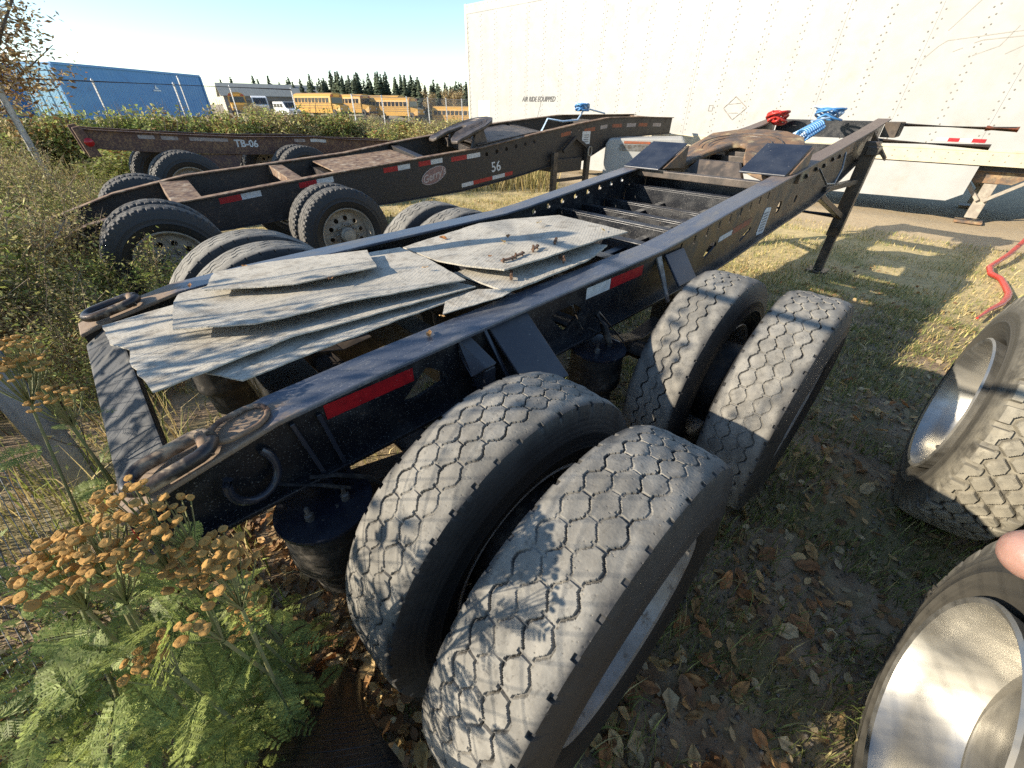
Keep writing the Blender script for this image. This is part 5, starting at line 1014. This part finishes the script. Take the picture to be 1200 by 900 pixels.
def f2(rg, n):
    u = rg.uniform(-.75, .0, n); l = rg.uniform(-.3, 1.15, n); P = np.array([mw(a, b) for a, b in zip(u, l)]); return np.column_stack([P, gz(P[:, 0], P[:, 1])+rg.uniform(.004, .10, n)*(l > .55)+.01])
litter(1500, f2, 32, .02, .06, 'leaf_litter', 'drift of brown leaves behind the near wheels')
def f3(rg, n): P = np.stack([rg.uniform(-5, 3, n), rg.uniform(2, 9, n)], 1); return np.column_stack([P, gz(P[:, 0], P[:, 1])+.02])
litter(1800, f3, 33, .02, .05, 'leaf_litter', 'scattered dry leaves under the chassis')
# ---------------------------------------------------------------- tansy in the foreground
def tansy_leaf(seed):
    rg = np.random.default_rng(seed); V = []; T = []; C_ = []; L = 1.; np_ = 10
    def quad(p, d, s, w, col):
        b = len(V); p = Vector(p); V.extend([p-s*w*.25, p+d*.45+s*w, p+d, p+d*.45-s*w]); T.extend([(b, b+1, b+2), (b, b+2, b+3)]); C_.extend([col]*4)
    drp = rg.uniform(.15, .45)
    for k in range(np_):
        t = .12+.86*k/np_; ln = .30*math.sin(PI*(.12+.84*t))**.8; base = Vector((t*L, 0, -drp*t*t+.03*math.sin(t*5)))
        for sg in (-1, 1):
            d = Vector((.55, sg*1., -.15+rg.normal(0, .12))).normalized()*ln; nrm = Vector((0, 0, 1)); s = d.cross(nrm).normalized(); g = .75+.5*rg.random(); col = np.array((.30, .345, .09))*g
            quad(base, d, s, .014, col)
            nt_ = 6
            for q in range(nt_):
                tt = .12+.85*q/nt_; p = base+d*tt; 
                for s2 in (-1, 1): d2 = (d.normalized()*.75+s*s2*.8+Vector((0, 0, rg.normal(0, .15)))).normalized()*ln*.36*(1.1-tt*.7); quad(p, d2, d2.cross(nrm).normalized(), .012, col*(.6+.5*rg.random())*(.85+.4*rg.random()))
    quad((0, 0, 0), Vector((L, 0, -drp)), Vector((0, 1, 0)), .012, np.array((.12, .15, .05)))
    return npmesh('tansy_leaf', [tuple(v) for v in V], tris=T, mats=[M['tansy']], col=np.array(C_))
TLM = [tansy_leaf(s) for s in range(5)]
bm_ = MB(); bm_.lathe([(0, -.26), (.28, -.22), (.48, -.08), (.53, .06), (.46, .17), (.28, .215), (.10, .19), (0, .17)], 14); 
_r = np.random.default_rng(4); BUTS = []
for q in range(4):
    m2 = MB(); m2.v = [tuple(np.array(v)*(1+_r.normal(0, .07))+_r.normal(0, .018, 3)) for v in bm_.v]; m2.f = list(bm_.f); m2.m = list(bm_.m); BUTS.append(m2.mesh('flower_button', M['button'], 30))
def tansy(label, base, clusters, nleaf, leafbox, seed, n_btn=30):
    rg = random.Random(seed); b = Vector(base); e = empty('tansy_plant', b); tag(e, label, 'tansy plant', 'tansy plants at the fence'); st = MB(); LV = []
    for (c, rad) in clusters:
        c = Vector(c)-b; s0 = Vector((rg.gauss(0, .04), rg.gauss(0, .04), 0)); mid = s0.lerp(c, .55)+Vector((rg.gauss(0, .04), rg.gauss(0, .03), .05)); node = mid.lerp(c, .78); path = [s0, s0.lerp(mid, .5)+Vector((rg.gauss(0, .015), rg.gauss(0, .015), 0)), mid, node]; st.tube(path, [.0045, .004, .0034, .0024], 6, caps=False); LV.append(path)
        k = max(4, int(n_btn*(rad/.045)**1.6))
        for q in range(k):
            a = q*2.4; r = rad*math.sqrt((q+.4)/k); p = c+Vector((r*math.cos(a)+rg.gauss(0, .003), r*math.sin(a)+rg.gauss(0, .003), -.35*r*r/rad+rg.gauss(0, .004))); st.tube([node, node.lerp(p, .6)-Vector((0, 0, .006)), p], [.0013, .001, .0008], 4, caps=False)
            o = link('flower_button', BUTS[q % 4], e, p, (rg.gauss(0, .3), rg.gauss(0, .3), rg.uniform(0, 6)), .0118*rg.uniform(.75, 1.12))
    st.build('stems', M['stem_green'], e, 60)
    for q in range(nleaf):
        if leafbox and q % 3: p = Vector([rg.uniform(leafbox[0][i], leafbox[1][i]) for i in range(3)])-b
        else: path = LV[q % len(LV)]; t = rg.uniform(.8, 2.9); i = int(t); p = path[i].lerp(path[i+1], t-i)
        o = link('leaf', TLM[q % 5], e, p, (rg.gauss(0, .45), rg.gauss(.0, .5), rg.uniform(0, 6.28)), rg.uniform(.06, .105))
tansy('tansy with brown flower buttons, leftmost and tallest in the corner', (-.80, .30, 0), [((-.516, .252, 1.17), .040), ((-.485, .28, 1.192), .035), ((-.455, .255, 1.175), .035), ((-.52, .275, 1.185), .028)], 60, ((-.75, .16, .72), (-.42, .34, 1.08)), 1)
tansy('tansy whose brown heads stand in front of the tow loop', (-.62, .42, 0), [((-.485, .331, 1.200), .030), ((-.437, .320, 1.182), .034), ((-.440, .292, 1.170), .034), ((-.400, .284, 1.130), .034)], 60, ((-.68, .14, .62), (-.42, .36, 1.0)), 2)
tansy('tansy with drooping brown heads nearest the wheel', (-.50, .36, 0), [((-.373, .296, 1.150), .034), ((-.355, .281, 1.125), .032), ((-.351, .220, 1.120), .020), ((-.396, .312, .99), .028), ((-.396, .291, .96), .024)], 46, ((-.62, .14, .55), (-.43, .36, .92)), 3)
tansy('low tansy shoot with few brown buttons among the green leaves', (-.58, .22, 0), [((-.456, .215, 1.027), .022), ((-.446, .224, 1.04), .02)], 70, ((-.68, .10, .6), (-.42, .26, .97)), 4)
tansy('tansy with brown heads beside the grey fence post', (-1.25, .80, 0), [((-.99, .677, 1.17), .05), ((-.913, .644, 1.122), .045), ((-1.003, .701, 1.205), .045)], 14, None, 5)
tansy('green tansy between the fence post and the corner', (-.95, .50, 0), [((-.80, .48, .93), .03)], 36, ((-1.05, .30, .2), (-.62, .60, .7)), 6)
tansy('green tansy low in the leaf drift by the fender', (-.72, .50, 0), [((-.60, .46, .70), .025)], 60, ((-.95, .40, .12), (-.58, .62, .6)), 7)
# ---------------------------------------------------------------- the photographer's hand at the right edge
hd = empty('person', (.19, .06, 1.47)); tag(hd, 'bare hand of the photographer, one fingertip showing at the right edge', 'person')
def finger_chain(pts, rad): 
    P = [Vector(p)-hd.location for p in pts]; m = MB(); D = []; Rr = []
    for i in range(len(P)-1):
        for k in range(5): t = k/5; D.append(P[i].lerp(P[i+1], t)); Rr.append(rad[i]+(rad[i+1]-rad[i])*t)
    D.append(P[-1]); Rr.append(rad[-1]); d = (P[-1]-P[-2]).normalized(); r = rad[-1]
    for a in (.35, .65, .85, .97): D.append(P[-1]+d*r*a); Rr.append(r*math.sqrt(1-a*a))
    m.tube(D, Rr, 16); return m
hand = MB()
for pts, rad in (([(.235, .058, 1.474), (.205, .063, 1.480), (.178, .068, 1.4845), (.1555, .0705, 1.4885)], [.0105, .0095, .009, .0078]), ([(.24, .045, 1.455), (.21, .04, 1.455), (.19, .036, 1.46), (.185, .03, 1.475)], [.010, .0095, .009, .008]), ([(.245, .03, 1.445), (.217, .024, 1.445), (.20, .018, 1.452), (.197, .012, 1.466)], [.0095, .009, .0085, .0078]), ([(.25, .015, 1.437), (.225, .008, 1.437), (.212, .0, 1.444), (.21, -.004, 1.456)], [.0085, .008, .0076, .007]), ([(.27, .06, 1.47), (.25, .075, 1.49), (.235, .08, 1.515)], [.013, .011, .0095])):
    f = finger_chain(pts, rad); hand.add(f.v, f.f)
pal_ = finger_chain([(.245, .045, 1.460), (.275, .03, 1.452), (.31, .01, 1.44), (.37, -.03, 1.40)], [.022, .028, .024, .026]); hand.add(pal_.v, pal_.f)
o = hand.build('hand', M['skin'], hd, 80); rm = o.modifiers.new('r', 'REMESH'); rm.mode = 'VOXEL'; rm.voxel_size = .0016; rm.use_smooth_shade = True
